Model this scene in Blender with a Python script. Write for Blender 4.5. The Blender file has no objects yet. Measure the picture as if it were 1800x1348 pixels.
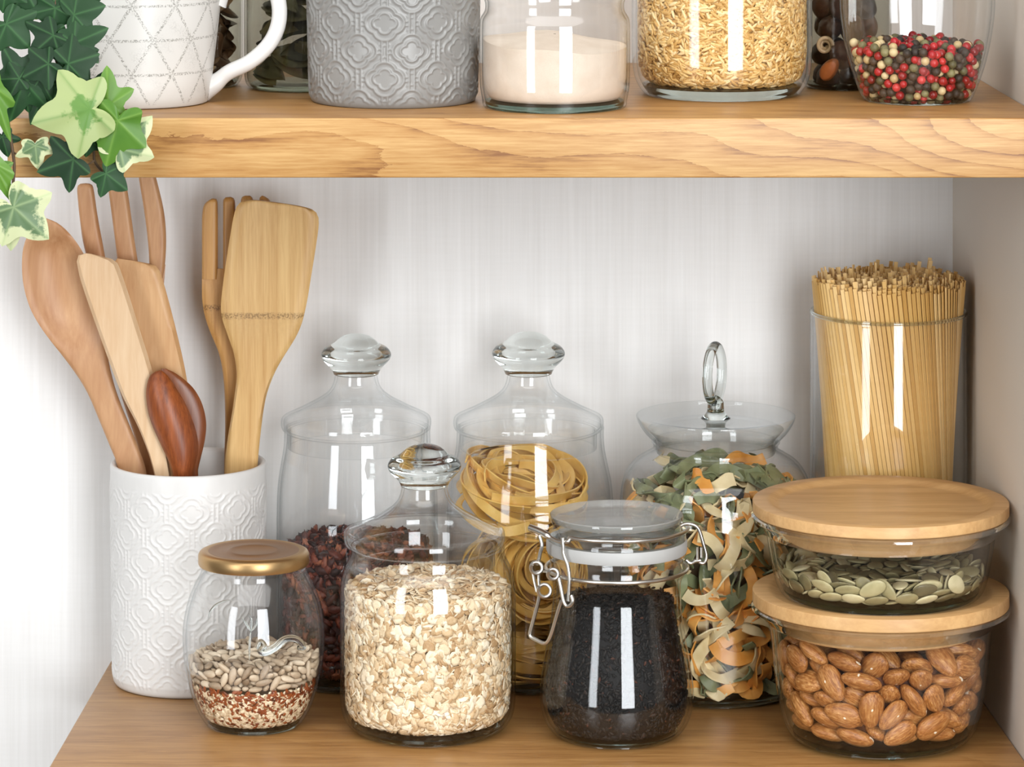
import bpy, bmesh, math, random
import numpy as np
from mathutils import Vector, Matrix, Quaternion, noise as mnoise

random.seed(11)
rng = np.random.default_rng(11)
sc = bpy.context.scene
C = sc.collection
R = math.radians
PI = math.pi

# ------------------------------------------------------------------ camera geometry
F = 7290.0          # focal length in pixels of the 1800 wide photograph
HC = 0.7325         # camera height above the lower shelf top
YH = -625.0         # picture row of the horizon (a lens shifted down)
CAMD = 3.0          # camera distance to the back wall
Z_UP = 0.430        # top of the upper shelf

def W(px, py, Y):
    z = CAMD + Y
    return Vector(((px - 900) * z / F, Y, HC - (py - YH) * z / F))

class Axis:
    """the upright axis of a round vessel standing on a shelf of height zs"""
    def __init__(s, cx, cy, zs=0.0):
        s.z = F * (HC - zs) / (cy - YH)
        s.m = s.z / F
        s.o = Vector(((cx - 900) * s.m, s.z - CAMD, zs))
        s.cx, s.cy = cx, cy
    def p(s, pts):
        return [(hw * s.m, (s.cy - y) * s.m) for hw, y in pts]
    def h(s, y):
        return (s.cy - y) * s.m
    def l(s, px, py, front=0.0):
        """local point seen at a pixel, front pixels nearer than the axis"""
        Y = s.o.y - front * s.m
        return W(px, py, Y) - s.o

# ------------------------------------------------------------------ object helpers
def link(name, me, mat, parent=None):
    o = bpy.data.objects.new(name, me)
    C.objects.link(o)
    if mat is not None and len(me.materials) == 0:
        me.materials.append(mat)
    if parent is not None:
        o.parent = parent
    return o

def tag(o, label, cat, group=None, kind=None):
    o['label'] = label
    o['category'] = cat
    if group: o['group'] = group
    if kind: o['kind'] = kind
    return o

def thing(name, loc, label, cat, group=None):
    o = bpy.data.objects.new(name, None)
    o.empty_display_size = 0.02
    C.objects.link(o)
    o.location = loc
    return tag(o, label, cat, group)

def mesh(name, verts, faces, smooth=True, angle=40):
    me = bpy.data.meshes.new(name)
    me.from_pydata([tuple(v) for v in verts], [], [tuple(f) for f in faces])
    me.update()
    if smooth:
        me.shade_smooth()
        if angle: me.set_sharp_from_angle(angle=R(angle))
    return me

def np_mesh(name, V, Fq, smooth=True):
    """V (n,3), Fq (m,k) index array"""
    V = np.asarray(V, dtype=np.float32); Fq = np.asarray(Fq, dtype=np.int32)
    me = bpy.data.meshes.new(name)
    me.vertices.add(len(V)); me.vertices.foreach_set('co', V.ravel())
    k = Fq.shape[1]
    me.loops.add(Fq.size); me.loops.foreach_set('vertex_index', Fq.ravel())
    me.polygons.add(len(Fq))
    me.polygons.foreach_set('loop_start', np.arange(0, Fq.size, k, dtype=np.int32))
    me.update(calc_edges=True); me.validate()
    if smooth: me.shade_smooth()
    return me

def chaikin(pts, it=2):
    pts = [np.array(p, float) for p in pts]
    for _ in range(it):
        q = [pts[0]]
        for a, b in zip(pts, pts[1:]):
            if np.allclose(a, b):
                q += [a, b]
            else:
                q += [a * .75 + b * .25, a * .25 + b * .75]
        q.append(pts[-1])
        pts = q
    return [tuple(p) for p in pts]

def lathe(prof, n=96, closed=False, name='lathe', angle=35):
    """revolve (r,z) points; closed joins the last ring to the first"""
    verts, faces, rings = [], [], []
    for r, z in prof:
        if r < 1e-6:
            rings.append([len(verts)]); verts.append((0, 0, z))
        else:
            b = len(verts)
            verts += [(r * math.cos(2 * PI * i / n), r * math.sin(2 * PI * i / n), z) for i in range(n)]
            rings.append(list(range(b, b + n)))
    prs = list(zip(rings, rings[1:]))
    if closed: prs.append((rings[-1], rings[0]))
    for a, b in prs:
        for i in range(n):
            j = (i + 1) % n
            if len(a) == 1 and len(b) == 1: break
            if len(a) == 1: faces.append((a[0], b[j], b[i]))
            elif len(b) == 1: faces.append((a[i], a[j], b[0]))
            else: faces.append((a[i], a[j], b[j], b[i]))
    me = mesh(name, verts, faces, True, None)
    bm = bmesh.new(); bm.from_mesh(me)
    bmesh.ops.recalc_face_normals(bm, faces=bm.faces)
    bm.to_mesh(me); bm.free()
    me.shade_smooth()
    if angle: me.set_sharp_from_angle(angle=R(angle))
    return me

def shell(prof, th):
    """close an open (r,z) outline into a wall of thickness th, inner side towards the axis"""
    P = np.array(prof, float)
    T = np.gradient(P, axis=0)
    T /= np.maximum(np.linalg.norm(T, axis=1, keepdims=True), 1e-9)
    Nn = np.stack([-T[:, 1], T[:, 0]], 1)       # left of travel: inward when travelling upwards
    Q = P + Nn * th
    Q[:, 0] = np.maximum(Q[:, 0], 0.0)
    return [tuple(p) for p in P] + [tuple(q) for q in Q[::-1]]

def tube(pts, r, n=10, sub=4, flat=None, cyc=False):
    P = [Vector(p) for p in pts]
    if sub > 1:
        Q = []
        m = len(P)
        for i in range(m if cyc else m - 1):
            if cyc:
                p0, p1, p2, p3 = P[i - 1], P[i], P[(i + 1) % m], P[(i + 2) % m]
            else:
                p0, p1, p2, p3 = P[max(i - 1, 0)], P[i], P[i + 1], P[min(i + 2, m - 1)]
            for k in range(sub):
                t = k / sub
                Q.append(.5 * ((2 * p1) + (p2 - p0) * t + (2 * p0 - 5 * p1 + 4 * p2 - p3) * t * t + (3 * p1 - p0 - 3 * p2 + p3) * t ** 3))
        if not cyc: Q.append(P[-1])
        P = Q
    m = len(P)
    rr = r if callable(r) else (lambda t: r)
    verts, faces = [], []
    up = Vector((0, 0, 1))
    tan0 = None
    for i, p in enumerate(P):
        if cyc: t = P[(i + 1) % m] - P[i - 1]
        else: t = P[min(i + 1, m - 1)] - P[max(i - 1, 0)]
        t.normalize()
        if tan0 is None:
            u = t.orthogonal().normalized()
        else:
            u = (tan0.rotation_difference(t) @ u).normalized()
        tan0 = t.copy()
        v = t.cross(u)
        q = rr(i / max(m - 1, 1))
        for k in range(n):
            a = 2 * PI * k / n
            verts.append(p + u * math.cos(a) * q + v * math.sin(a) * q)
    for i in range(m if cyc else m - 1):
        for k in range(n):
            a, b = i * n + k, i * n + (k + 1) % n
            j = ((i + 1) % m) * n
            faces.append((a, b, j + (k + 1) % n, j + k))
    if not cyc:
        faces.append(tuple(range(n))[::-1]); faces.append(tuple(range((m - 1) * n, m * n)))
    return verts, faces

def join(*vf):
    V, Fc = [], []
    for v, f in vf:
        b = len(V); V += [tuple(x) for x in v]; Fc += [tuple(i + b for i in q) for q in f]
    return V, Fc

def boxvf(x0, x1, y0, y1, z0, z1):
    v = [(x0, y0, z0), (x1, y0, z0), (x1, y1, z0), (x0, y1, z0), (x0, y0, z1), (x1, y0, z1), (x1, y1, z1), (x0, y1, z1)]
    f = [(0, 3, 2, 1), (4, 5, 6, 7), (0, 1, 5, 4), (1, 2, 6, 5), (2, 3, 7, 6), (3, 0, 4, 7)]
    return v, f

def bevel(me, w, seg=3):
    bm = bmesh.new(); bm.from_mesh(me)
    bmesh.ops.bevel(bm, geom=list(bm.edges), offset=w, segments=seg, affect='EDGES', profile=.5)
    bm.to_mesh(me); bm.free()
    me.shade_smooth(); me.set_sharp_from_angle(angle=R(50))
    return me

def merged(name, base_v, base_f, mats, tint=None):
    """many small copies in one mesh: mats (n,3,4)"""
    bv = np.asarray(base_v, float); bf = np.asarray(base_f, int)
    n = len(mats); k = len(bv)
    V = np.einsum('nij,vj->nvi', mats[:, :, :3], bv) + mats[:, None, :, 3]
    Fq = (bf[None] + (np.arange(n) * k)[:, None, None]).reshape(-1, bf.shape[1])
    me = np_mesh(name, V.reshape(-1, 3), Fq)
    t = rng.random(n) if tint is None else np.asarray(tint)
    at = me.attributes.new('tint', 'FLOAT', 'POINT')
    at.data.foreach_set('value', np.repeat(t, k).astype(np.float32))
    return me

def frames(pos, nrm, ang, scale):
    """(n,3,4) matrices: local z along nrm, turned by ang, scaled (n,3)"""
    nrm = nrm / np.linalg.norm(nrm, axis=1, keepdims=True)
    ref = np.where(np.abs(nrm[:, 2:3]) < .9, np.array([[0, 0, 1.]]), np.array([[1., 0, 0]]))
    u = np.cross(ref, nrm); u /= np.linalg.norm(u, axis=1, keepdims=True)
    v = np.cross(nrm, u)
    c, s = np.cos(ang)[:, None], np.sin(ang)[:, None]
    a, b = u * c + v * s, -u * s + v * c
    M = np.zeros((len(pos), 3, 4))
    M[:, :, 0] = a * scale[:, 0:1]; M[:, :, 1] = b * scale[:, 1:2]; M[:, :, 2] = nrm * scale[:, 2:3]
    M[:, :, 3] = pos
    return M

def ellipsoid(seg=10, ring=6, tear=0.0):
    """unit ellipsoid, long axis x, quads/tris as quads, pointed towards +x by tear"""
    V = []; Fc = []
    for i in range(ring + 1):
        t = PI * i / ring
        x = math.cos(t); r = max(math.sin(t), 0.02)
        for k in range(seg):
            a = 2 * PI * k / seg
            V.append((x, r * math.cos(a) * (1 - tear * x), r * math.sin(a)))
    for i in range(ring):
        for k in range(seg):
            Fc.append((i * seg + k, (i + 1) * seg + k, (i + 1) * seg + (k + 1) % seg, i * seg + (k + 1) % seg))
    return V, Fc

# ------------------------------------------------------------------ material helpers
class NT:
    def __init__(s, name):
        s.m = bpy.data.materials.new(name); s.m.use_nodes = True
        s.t = s.m.node_tree; s.t.nodes.clear()
        s.out = s.t.nodes.new('ShaderNodeOutputMaterial')
    def n(s, typ, ins=None, **at):
        nd = s.t.nodes.new('ShaderNode' + typ)
        for k, v in at.items(): setattr(nd, k, v)
        for k, v in (ins or {}).items():
            sk = nd.inputs[k]
            if hasattr(v, 'is_output') or isinstance(v, bpy.types.NodeSocket): s.t.links.new(v, sk)
            else: sk.default_value = v
        return nd
    def math(s, op, a, b=0.0, c=0.0):
        return s.n('Math', {0: a, 1: b, 2: c}, operation=op).outputs[0]
    def mix(s, f, a, b, mode='MIX'):
        nd = s.n('Mix', {0: f, 6: a, 7: b}, data_type='RGBA', blend_type=mode)
        return nd.outputs[2]
    def ramp(s, f, stops):
        nd = s.n('ValToRGB', {0: f})
        el = nd.color_ramp.elements
        while len(el) < len(stops): el.new(.5)
        for e, (p, c) in zip(el, stops): e.position = p; e.color = (*c, 1)
        return nd.outputs[0]
    def coord(s, scale=(1, 1, 1), what='Object'):
        tc = s.n('TexCoord').outputs[what]
        return s.n('Mapping', {'Vector': tc, 'Scale': scale}).outputs[0]
    def noise(s, vec, scale=5, detail=3, rough=.5, dist=0.0):
        return s.n('TexNoise', {'Vector': vec, 'Scale': scale, 'Detail': detail, 'Roughness': rough, 'Distortion': dist}).outputs[0]
    def bump(s, h, strength=.3, dist=.001):
        return s.n('Bump', {'Height': h, 'Strength': strength, 'Distance': dist}).outputs[0]
    def done(s, sh):
        s.t.links.new(sh, s.out.inputs[0]); return s.m
    def pbr(s, col, rough=.5, normal=None, **kw):
        ins = {'Base Color': col if not isinstance(col, tuple) or len(col) == 4 else (*col, 1), 'Roughness': rough}
        for k, v in kw.items(): ins[k.replace('_', ' ')] = v
        if normal is not None: ins['Normal'] = normal
        return s.done(s.n('BsdfPrincipled', ins).outputs[0])

def srgb(r, g, b):
    f = lambda c: ((c / 255 + .055) / 1.055) ** 2.4 if c > 10 else c / 255 / 12.92
    return (f(r), f(g), f(b))

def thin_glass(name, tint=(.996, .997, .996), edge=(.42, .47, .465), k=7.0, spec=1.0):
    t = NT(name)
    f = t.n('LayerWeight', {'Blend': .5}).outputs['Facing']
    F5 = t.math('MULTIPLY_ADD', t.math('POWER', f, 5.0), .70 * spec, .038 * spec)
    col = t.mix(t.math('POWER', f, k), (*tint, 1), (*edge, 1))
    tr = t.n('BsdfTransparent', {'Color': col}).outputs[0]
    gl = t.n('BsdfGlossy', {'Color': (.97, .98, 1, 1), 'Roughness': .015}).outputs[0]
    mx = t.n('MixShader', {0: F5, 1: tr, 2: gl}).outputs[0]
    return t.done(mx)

def solid_glass(name, col=(.95, .975, .97), ior=1.46):
    t = NT(name)
    g = t.n('BsdfGlass', {'Color': (*col, 1), 'Roughness': 0.0, 'IOR': ior}).outputs[0]
    return t.done(g)

def wood(name, dark, light, scale=(60, 60, 6), wave=None, rough=.45, contrast=(.35, .68), fine=1.0, bumpy=.15, node_z=None):
    """streaky grain along the axis with the smallest scale"""
    t = NT(name)
    v = t.coord(scale)
    warp = t.noise(t.coord((4, 4, 4)), 2.0, 2)
    v2 = t.n('VectorMath', {0: v, 1: t.n('CombineXYZ', {0: warp, 1: warp, 2: warp}).outputs[0]}, operation='ADD').outputs[0]
    a = t.noise(v2, 1.0, 5, .6, .3)
    b = t.noise(v2, 6.0 * fine, 3, .6)
    f = t.math('ADD', t.math('MULTIPLY', a, .68), t.math('MULTIPLY', b, .32))
    if wave:
        f = t.math('ADD', t.math('MULTIPLY', f, .6), t.math('MULTIPLY', wave(t), .4))
    col = t.ramp(f, [(contrast[0], dark), (contrast[1], light)])
    if node_z:      # the joint of the bamboo cane: a row of dark pores
        zz = t.n('SeparateXYZ', {0: t.n('TexCoord').outputs['Object']}).outputs[2]
        zz = t.math('ADD', zz, t.math('MULTIPLY', t.math('SUBTRACT', warp, .5), .004))
        dz = t.math('ABSOLUTE', t.math('SUBTRACT', zz, node_z))
        band = t.n('MapRange', {0: dz, 1: .0012, 2: .0030, 3: 1.0, 4: 0.0}).outputs[0]
        dots = t.math('GREATER_THAN', t.noise(t.coord((900, 900, 900)), 1.0, 1), .53)
        below = t.n('MapRange', {0: t.math('SUBTRACT', node_z, zz), 1: .0, 2: .022, 3: .28, 4: 0.0}).outputs[0]
        below = t.math('MULTIPLY', below, t.math('MULTIPLY', t.math('LESS_THAN', zz, node_z), t.noise(t.coord((700, 700, 500)), 1.0, 2)))
        m_ = t.math('MAXIMUM', t.math('MULTIPLY', band, t.math('MULTIPLY_ADD', dots, .55, .22)), below)
        col = t.mix(m_, col, (*[c * .42 for c in dark], 1))
    return t.pbr(col, rough, t.bump(f, bumpy, .0006))

def tinted(name, stops, rough=.5, noise_scale=300, noise_amt=.25, bump_s=.2, attr=True, obj=False, **kw):
    """colour from a per-piece random value"""
    t = NT(name)
    if obj: r = t.n('ObjectInfo').outputs['Random']
    else: r = t.n('Attribute', attribute_name='tint').outputs['Fac']
    nz = t.noise(t.coord((1, 1, 1)), noise_scale, 3)
    f = t.math('ADD', r, t.math('MULTIPLY', t.math('SUBTRACT', nz, .5), noise_amt * 2))
    col = t.ramp(f, stops)
    return t.pbr(col, rough, t.bump(nz, bump_s, .0005) if bump_s else None, **kw)

# ------------------------------------------------------------------ materials
def mat_wall():
    t = NT('plaster_wallpaper')
    st = t.noise(t.coord((330, 1, 7)), 1.0, 4, .65)
    st2 = t.noise(t.coord((70, 1, 2.5)), 1.0, 3, .6)
    we = t.noise(t.coord((25, 1, 420)), 1.0, 2, .5)
    f = t.math('ADD', t.math('ADD', t.math('MULTIPLY', st, .5), t.math('MULTIPLY', st2, .35)), t.math('MULTIPLY', we, .10))
    col = t.ramp(f, [(.34, (.77, .757, .742)), (.62, (.86, .852, .845))])
    return t.pbr(col, .8, t.bump(f, .28, .0010))
M_WALL = mat_wall()

def mat_side():
    t = NT('painted_side_panel')
    n1 = t.noise(t.coord((1, 1, 1)), 900, 2)
    col = t.mix(t.noise(t.coord((1, 1, 1)), 6, 2), (.67, .615, .54, 1), (.73, .675, .60, 1))
    return t.pbr(col, .6, t.bump(n1, .08, .0004))
M_SIDE = mat_side()

def mat_oak(name, front):
    t = NT(name)
    tc = t.n('TexCoord').outputs['Object']
    w1 = t.noise(t.n('Mapping', {'Vector': tc, 'Scale': (2.6, 3.0, 5)}).outputs[0], 1.0, 2, .5)
    w2 = t.noise(t.n('Mapping', {'Vector': tc, 'Scale': (45, 120, 160)}).outputs[0], 1.0, 4, .65)
    sep = t.n('SeparateXYZ', {0: tc})
    # growth rings: sloping bands across the board, strongly warped
    ring = t.math('ADD', t.math('MULTIPLY', sep.outputs[0], 7.0), t.math('MULTIPLY', sep.outputs[2], 70.0 if front else 0.0))
    ring = t.math('ADD', ring, t.math('MULTIPLY', sep.outputs[1], 26.0))
    ring = t.math('ADD', ring, t.math('MULTIPLY', w1, 17.0 if front else 6.0))
    ring = t.math('ADD', ring, t.math('MULTIPLY', w2, .38))
    fr = t.math('FRACT', ring)
    line = t.math('MULTIPLY', t.math('POWER', fr, 3.5), t.noise(t.n('Mapping', {'Vector': tc, 'Scale': (30, 200, 200)}).outputs[0], 1.0, 3, .7))
    fib = t.noise(t.n('Mapping', {'Vector': tc, 'Scale': (34, 700, 700)}).outputs[0], 1.0, 4, .65)
    fib2 = t.noise(t.n('Mapping', {'Vector': tc, 'Scale': (7, 90, 90)}).outputs[0], 1.0, 3, .6)
    f = t.math('SUBTRACT', t.math('ADD', t.math('MULTIPLY', fib, .55), t.math('MULTIPLY', fib2, .45)), t.math('MULTIPLY', line, .36 if front else .16))
    if front: st = [(.22, (.22, .085, .02)), (.40, (.43, .215, .06)), (.62, (.575, .345, .13))]
    else: st = [(.24, (.17, .07, .018)), (.42, (.32, .155, .046)), (.62, (.45, .245, .084))]
    col = t.ramp(f, st)
    return t.pbr(col, .42, t.bump(f, .12, .0006), Coat_Weight=.12, Coat_Roughness=.3)
M_OAK_F = mat_oak('oak_front_edge', True)
M_OAK_T = mat_oak('oak_board', False)

G_JAR = thin_glass('clear_thin_glass')
G_SHADED = thin_glass('shaded_thin_glass', (.80, .80, .76), (.34, .36, .33))  # jar glass tinted dark for the shade between neighbouring jars
G_SOLID = solid_glass('clear_solid_glass')
G_GREEN = solid_glass('greenish_solid_glass', (.80, .93, .92), 1.50)
G_DEEP = solid_glass('dark_reflection_base_glass', (.52, .64, .62), 1.50)  # tint imitates the dark internal reflections of thick glass bottoms
G_FLANGE = thin_glass('pale_flange_glass', (.985, .99, .99), (.22, .40, .44), 5.0, 3.2)
G_BASE = solid_glass('thick_base_glass', (.90, .95, .94), 1.50)

def mat_simple(name, col, rough=.4, **kw):
    t = NT(name)
    n1 = t.noise(t.coord((1, 1, 1)), 120, 2)
    c = t.mix(t.math('MULTIPLY', n1, .5), (*col, 1), (*[x * .86 for x in col], 1))
    return t.pbr(c, rough, None, **kw)
M_WHITE_CER = mat_simple('matt_white_ceramic', (.74, .73, .715), .38)
M_GREY_CER = mat_simple('satin_grey_ceramic', (.265, .26, .25), .33)
M_RAW = mat_simple('unglazed_rim', (.72, .50, .33), .7)
M_METAL = mat_simple('steel_wire', (.66, .64, .60), .28, Metallic=1.0)
M_GASKET = mat_simple('translucent_gasket', (.47, .47, .46), .5)
M_LID_TOP = mat_simple('bronze_lid_top', (.36, .22, .13), .42, Metallic=.75)
M_LID_SIDE = mat_simple('gold_lid_side', (.50, .32, .145), .36, Metallic=.9)

M_BEECH = wood('beech_wood', srgb(176, 126, 86), srgb(206, 162, 120), (55, 55, 5))
M_FORK = wood('pinkish_beech_wood', srgb(172, 122, 82), srgb(204, 158, 114), (60, 60, 9))
M_PALE = wood('pale_maple_wood', srgb(212, 174, 132), srgb(232, 204, 168), (70, 70, 4))
M_TAN = wood('tan_birch_wood', srgb(196, 146, 96), srgb(222, 182, 134), (70, 70, 4))
M_RED = wood('reddish_cherry_wood', srgb(98, 42, 16), srgb(176, 96, 46), (130, 130, 8), rough=.42)
M_BROWN = wood('brown_walnut_wood', srgb(112, 58, 30), srgb(156, 94, 58), (90, 90, 7), rough=.35)
M_BAMBOO = wood('bamboo_wood', srgb(188, 142, 82), srgb(220, 182, 122), (170, 170, 4), contrast=(.3, .62), node_z=HC - (553 - YH) * (CAMD - .066) / F - .0092)
M_BAMBOO_D = wood('dark_bamboo_wood', srgb(160, 110, 54), srgb(198, 150, 88), (170, 170, 4), contrast=(.3, .62), node_z=HC - (540 - YH) * (CAMD - .050) / F - .0092)
M_LIDB = wood('bamboo_lid_wood', srgb(182, 136, 84), srgb(214, 172, 118), (7, 90, 50), contrast=(.3, .62))

# ------------------------------------------------------------------ the setting
def quad_box(name, v, f, mat, label, cat=None):
    o = link(name, mesh(name, v, f, False), mat)
    o['kind'] = 'structure'; o['label'] = label
    if cat: o['category'] = cat
    return o

wx = lambda px, z: (px - 900) * z / F
WALLZ = lambda z: (427 + 3743 / z - 900) * z / F        # inner face of the side panel at camera depth z
quad_box('wall_back', *boxvf(-1.1, .62, 0, .03, -.9, 1.15), M_WALL, 'white wall papered in fine vertical streaks behind the shelves', 'wall')
xa, xb = WALLZ(3.0), WALLZ(2.60)
v = [(xa, 0.0, -.5), (xb, -.40, -.5), (xb + .02, -.40, -.5), (xa + .02, 0.0, -.5)]
v = v + [(x, y, 1.15) for x, y, z in v]
quad_box('wall_right', v, boxvf(0, 1, 0, 1, 0, 1)[1], M_SIDE, 'beige painted side panel closing the shelves', 'wall')

def shelf(name, zt, th, yb, yf, xl_b, xl_f, label):
    root = thing(name, (0, yf, zt - th), label, 'shelf')
    xr_b, xr_f = WALLZ(CAMD + yb) - .0004, WALLZ(CAMD + yf) - .0004
    e = 0.0
    v = [(xl_f, yf, zt - th), (xr_f, yf, zt - th), (xr_b, yb, zt - th), (xl_b, yb, zt - th)]
    v = v + [(x, y, zt) for x, y, z in v]
    v = [(x - 0, y - yf, z - (zt - th)) for x, y, z in v]
    f = boxvf(0, 1, 0, 1, 0, 1)[1]
    me = mesh('board', v, f, False)
    me = bevel(me, .0012, 2)
    o = link('board', me, M_OAK_T, root)
    # solid oak lipping on the front edge
    g = .0006
    v2 = [(xl_f, -.0032, 0), (xr_f, -.0032, 0), (xr_f, -g, 0), (xl_f, -g, 0)]
    v2 = v2 + [(x, y, th) for x, y, z in v2]
    ed = link('front_edge', bevel(mesh('front_edge', v2, f, False), .0009, 3), M_OAK_F, root)
    ed['label'] = 'golden oak front edge with flame grain'
    return root
shelf('oak_shelf', Z_UP, .0380, -.0008, -.3490, wx(120, 3.0), wx(13, 2.648), 'upper thick oak shelf carrying the mug and the grey canister')
shelf('oak_shelf', 0.0, .0380, -.0008, -.3490, wx(198, 3.0), wx(61, 2.648), 'lower oak shelf under the glass jars and the utensil holder')

# ------------------------------------------------------------------ relief ceramics
def quatrefoil(dx, dy, r=.165, o=.150):
    d = np.hypot(dx, dy) - o
    for ox, oy in ((o, 0), (-o, 0), (0, o), (0, -o)):
        d = np.minimum(d, np.hypot(dx - ox, dy - oy) - r)
    return d

def relief(u, v, per=1.17):
    """lattice of quatrefoils: u in columns, v in columns too, period per upwards"""
    def cell(u, v):
        dx = (u + .5) % 1 - .5
        dy = (v + per / 2) % per - per / 2
        return dx, dy
    best = None
    h = np.zeros(u.shape)
    sm = lambda x, c, w: np.clip(1 - np.abs(x - c) / w, 0, 1) ** .8
    ca, cb = cell(u, v), cell(u + .5, v + per / 2)
    d = np.minimum(quatrefoil(*ca), quatrefoil(*cb))
    di = np.minimum(quatrefoil(*ca, .098, .105), quatrefoil(*cb, .098, .105))
    h = np.maximum(h, sm(di, 0.012, .034))
    h = np.maximum(h, sm(d, .040, .040))
    h = np.maximum(h, np.where(di < 0, .25, 0))
    out = d > .04
    for (dx, dy) in (cell(u, v), cell(u + .5, v + per / 2)):
        bar = (np.abs(dy) > per / 2 - .26) & out
        h = np.maximum(h, np.where(bar, sm(np.abs(dx), .05, .028), 0))
        tie = (np.abs(dx) < .46) & (np.abs(dx) > .30) & out
        h = np.maximum(h, np.where(tie, sm(np.abs(dy), .045, .024) * .8, 0))
    # ogee framing line running between the rows
    h = np.maximum(h, sm(d, .150, .030) * .55)
    return h

def relief_vessel(name, A, outer, inner, amp, cols, v0, zlo, zhi, nt, mat, parent, phase=0.0, per=1.17):
    """outer/inner (r,z) outlines; the relief is raised on the outer wall between zlo and zhi"""
    zs = [p[1] for p in outer]; rs = [p[0] for p in outer]
    # resample the wall finely between zlo and zhi
    nz = int((zhi - zlo) / (2 * PI * rs[len(rs) // 2] / nt))
    low = [p for p in outer if p[1] < zlo]; high = [p for p in outer if p[1] > zhi]
    mid = [(float(np.interp(z, zs, rs)), z) for z in np.linspace(zlo, zhi, nz)]
    prof = low + mid + high + list(inner)
    th = np.arange(nt) * 2 * PI / nt
    r = np.array([p[0] for p in prof])[:, None] * np.ones((1, nt))
    z = np.array([p[1] for p in prof])
    rm = float(np.mean(rs))
    cw = 2 * PI * rm / cols
    i0, i1 = len(low), len(low) + nz
    U = (th[None, :] / (2 * PI) * cols + phase) * np.ones((nz, 1))
    Vv = ((z[i0:i1] - v0) / cw)[:, None] * np.ones((1, nt))
    hh = relief(U, Vv, per)
    fade = np.clip(np.minimum((z[i0:i1] - zlo), (zhi - z[i0:i1])) / .003, 0, 1)[:, None]
    r[i0:i1] += hh * amp * fade
    X = r * np.cos(th)[None]; Y = r * np.sin(th)[None]
    V = np.stack([X, Y, np.broadcast_to(z[:, None], X.shape)], -1).reshape(-1, 3)
    m = len(prof)
    a = (np.arange(m - 1)[:, None] * nt + np.arange(nt)[None]).ravel()
    b = (np.arange(m - 1)[:, None] * nt + (np.arange(nt)[None] + 1) % nt).ravel()
    Fq = np.stack([a, b, b + nt, a + nt], 1)
    me = np_mesh(name, V, Fq)
    return link(name, me, mat, parent)

# white utensil holder
A = Axis(331, 1197)
holder = thing('utensil_holder', A.o, 'white embossed ceramic utensil holder full of wooden kitchen tools', 'holder')
out = A.p([(0, 1197), (122, 1197), (128, 1195), (131, 1190), (133, 1180), (134, 1100), (136, 900), (137, 818), (136, 813), (134, 811)])
inn = A.p([(131, 811), (128, 813), (126, 818), (124, 900), (122, 1150), (118, 1186), (0, 1188)])
relief_vessel('ceramic_body', A, out, inn, .00055, 10, A.h(875), A.h(1186), A.h(840), 640, M_WHITE_CER, holder, phase=.31)
HOLD = A

# grey canister on the upper shelf
A = Axis(691.5, 176, Z_UP)
can = thing('canister', A.o, 'grey ceramic canister embossed with a quatrefoil lattice on the upper shelf', 'canister')
out = A.p([(0, 176), (140, 176), (144, 174), (146, 168), (147, 150), (149, 60), (151, -20), (152, -118), (151, -124)])
inn = A.p([(147, -126), (143, -122), (141, -60), (139, 100), (134, 165), (0, 167)])
relief_vessel('ceramic_body', A, out, inn, .0011, 10, A.h(76) , A.h(170), A.h(-112), 640, M_GREY_CER, can, phase=.115)
ld = lathe(A.p([(0, -131), (152, -131), (154, -135), (154, -150), (150, -156), (0, -160)]), 96)
link('lid', ld, M_LIDB, can)

# mug
def mat_mug():
    t = NT('speckled_triangle_glaze')
    uv = t.n('UVMap').outputs[0]
    s = t.n('SeparateXYZ', {0: uv})
    u, v = s.outputs[0], s.outputs[1]
    jit = t.noise(t.coord((1, 1, 1)), 260, 2)
    def line(x, w):
        d = t.math('ABSOLUTE', t.math('SUBTRACT', t.math('FRACT', t.math('ADD', x, .5)), .5))
        d = t.math('ADD', d, t.math('MULTIPLY', t.math('SUBTRACT', jit, .5), .05))
        return t.n('MapRange', {0: d, 1: w, 2: 0.0, 3: 0.0, 4: 1.0}).outputs[0]
    hv = t.math('MULTIPLY', v, .5)
    L = t.math('MAXIMUM', line(v, .042), t.math('MAXIMUM', line(t.math('SUBTRACT', u, hv), .042), line(t.math('ADD', u, hv), .042)))
    sp = t.noise(t.coord((1, 1, 1)), 1100, 2, .6)
    spk = t.n('MapRange', {0: sp, 1: .44, 2: .60, 3: 0.0, 4: 1.0}).outputs[0]
    band = t.n('MapRange', {0: v, 1: .12, 2: .2, 3: 0.0, 4: 1.0}).outputs[0]
    clo = t.n('MapRange', {0: t.noise(t.coord((1, 1, 1)), 45, 2), 1: .56, 2: .72, 3: 0.0, 4: .35}).outputs[0]
    msk = t.math('MULTIPLY', t.math('MULTIPLY', t.math('MAXIMUM', t.math('GREATER_THAN', L, .05), clo), spk), band)
    msk = t.math('MULTIPLY', msk, .85)
    col = t.mix(msk, (.69, .675, .645, 1), (.27, .26, .235, 1))
    return t.pbr(col, .3)
M_MUG = mat_mug()
A = Axis(238, 179, Z_UP)
mug = thing('mug', A.o, 'white ceramic mug with grey speckled triangle lines behind the ivy', 'mug')
pr = A.p([(0, 179), (122, 179), (127, 177), (130, 172), (132, 160), (146, 40), (157, -60), (163, -140), (164, -150), (162, -153), (158, -151), (152, -60), (141, 40), (126, 150), (118, 166), (0, 168)])
N = 128
th = [2 * PI * i / N for i in range(N + 1)]
V, Fc = [], []
for r, z in pr:
    for a in th: V.append((max(r, 1e-4) * math.cos(a), max(r, 1e-4) * math.sin(a), z))
for i in range(len(pr) - 1):
    for k in range(N):
        a = i * (N + 1) + k
        Fc.append((a, a + 1, a + N + 2, a + N + 1))
me = mesh('mug_body', V, Fc, True, 35)
uvl = me.uv_layers.new(name='UVMap')
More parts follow.
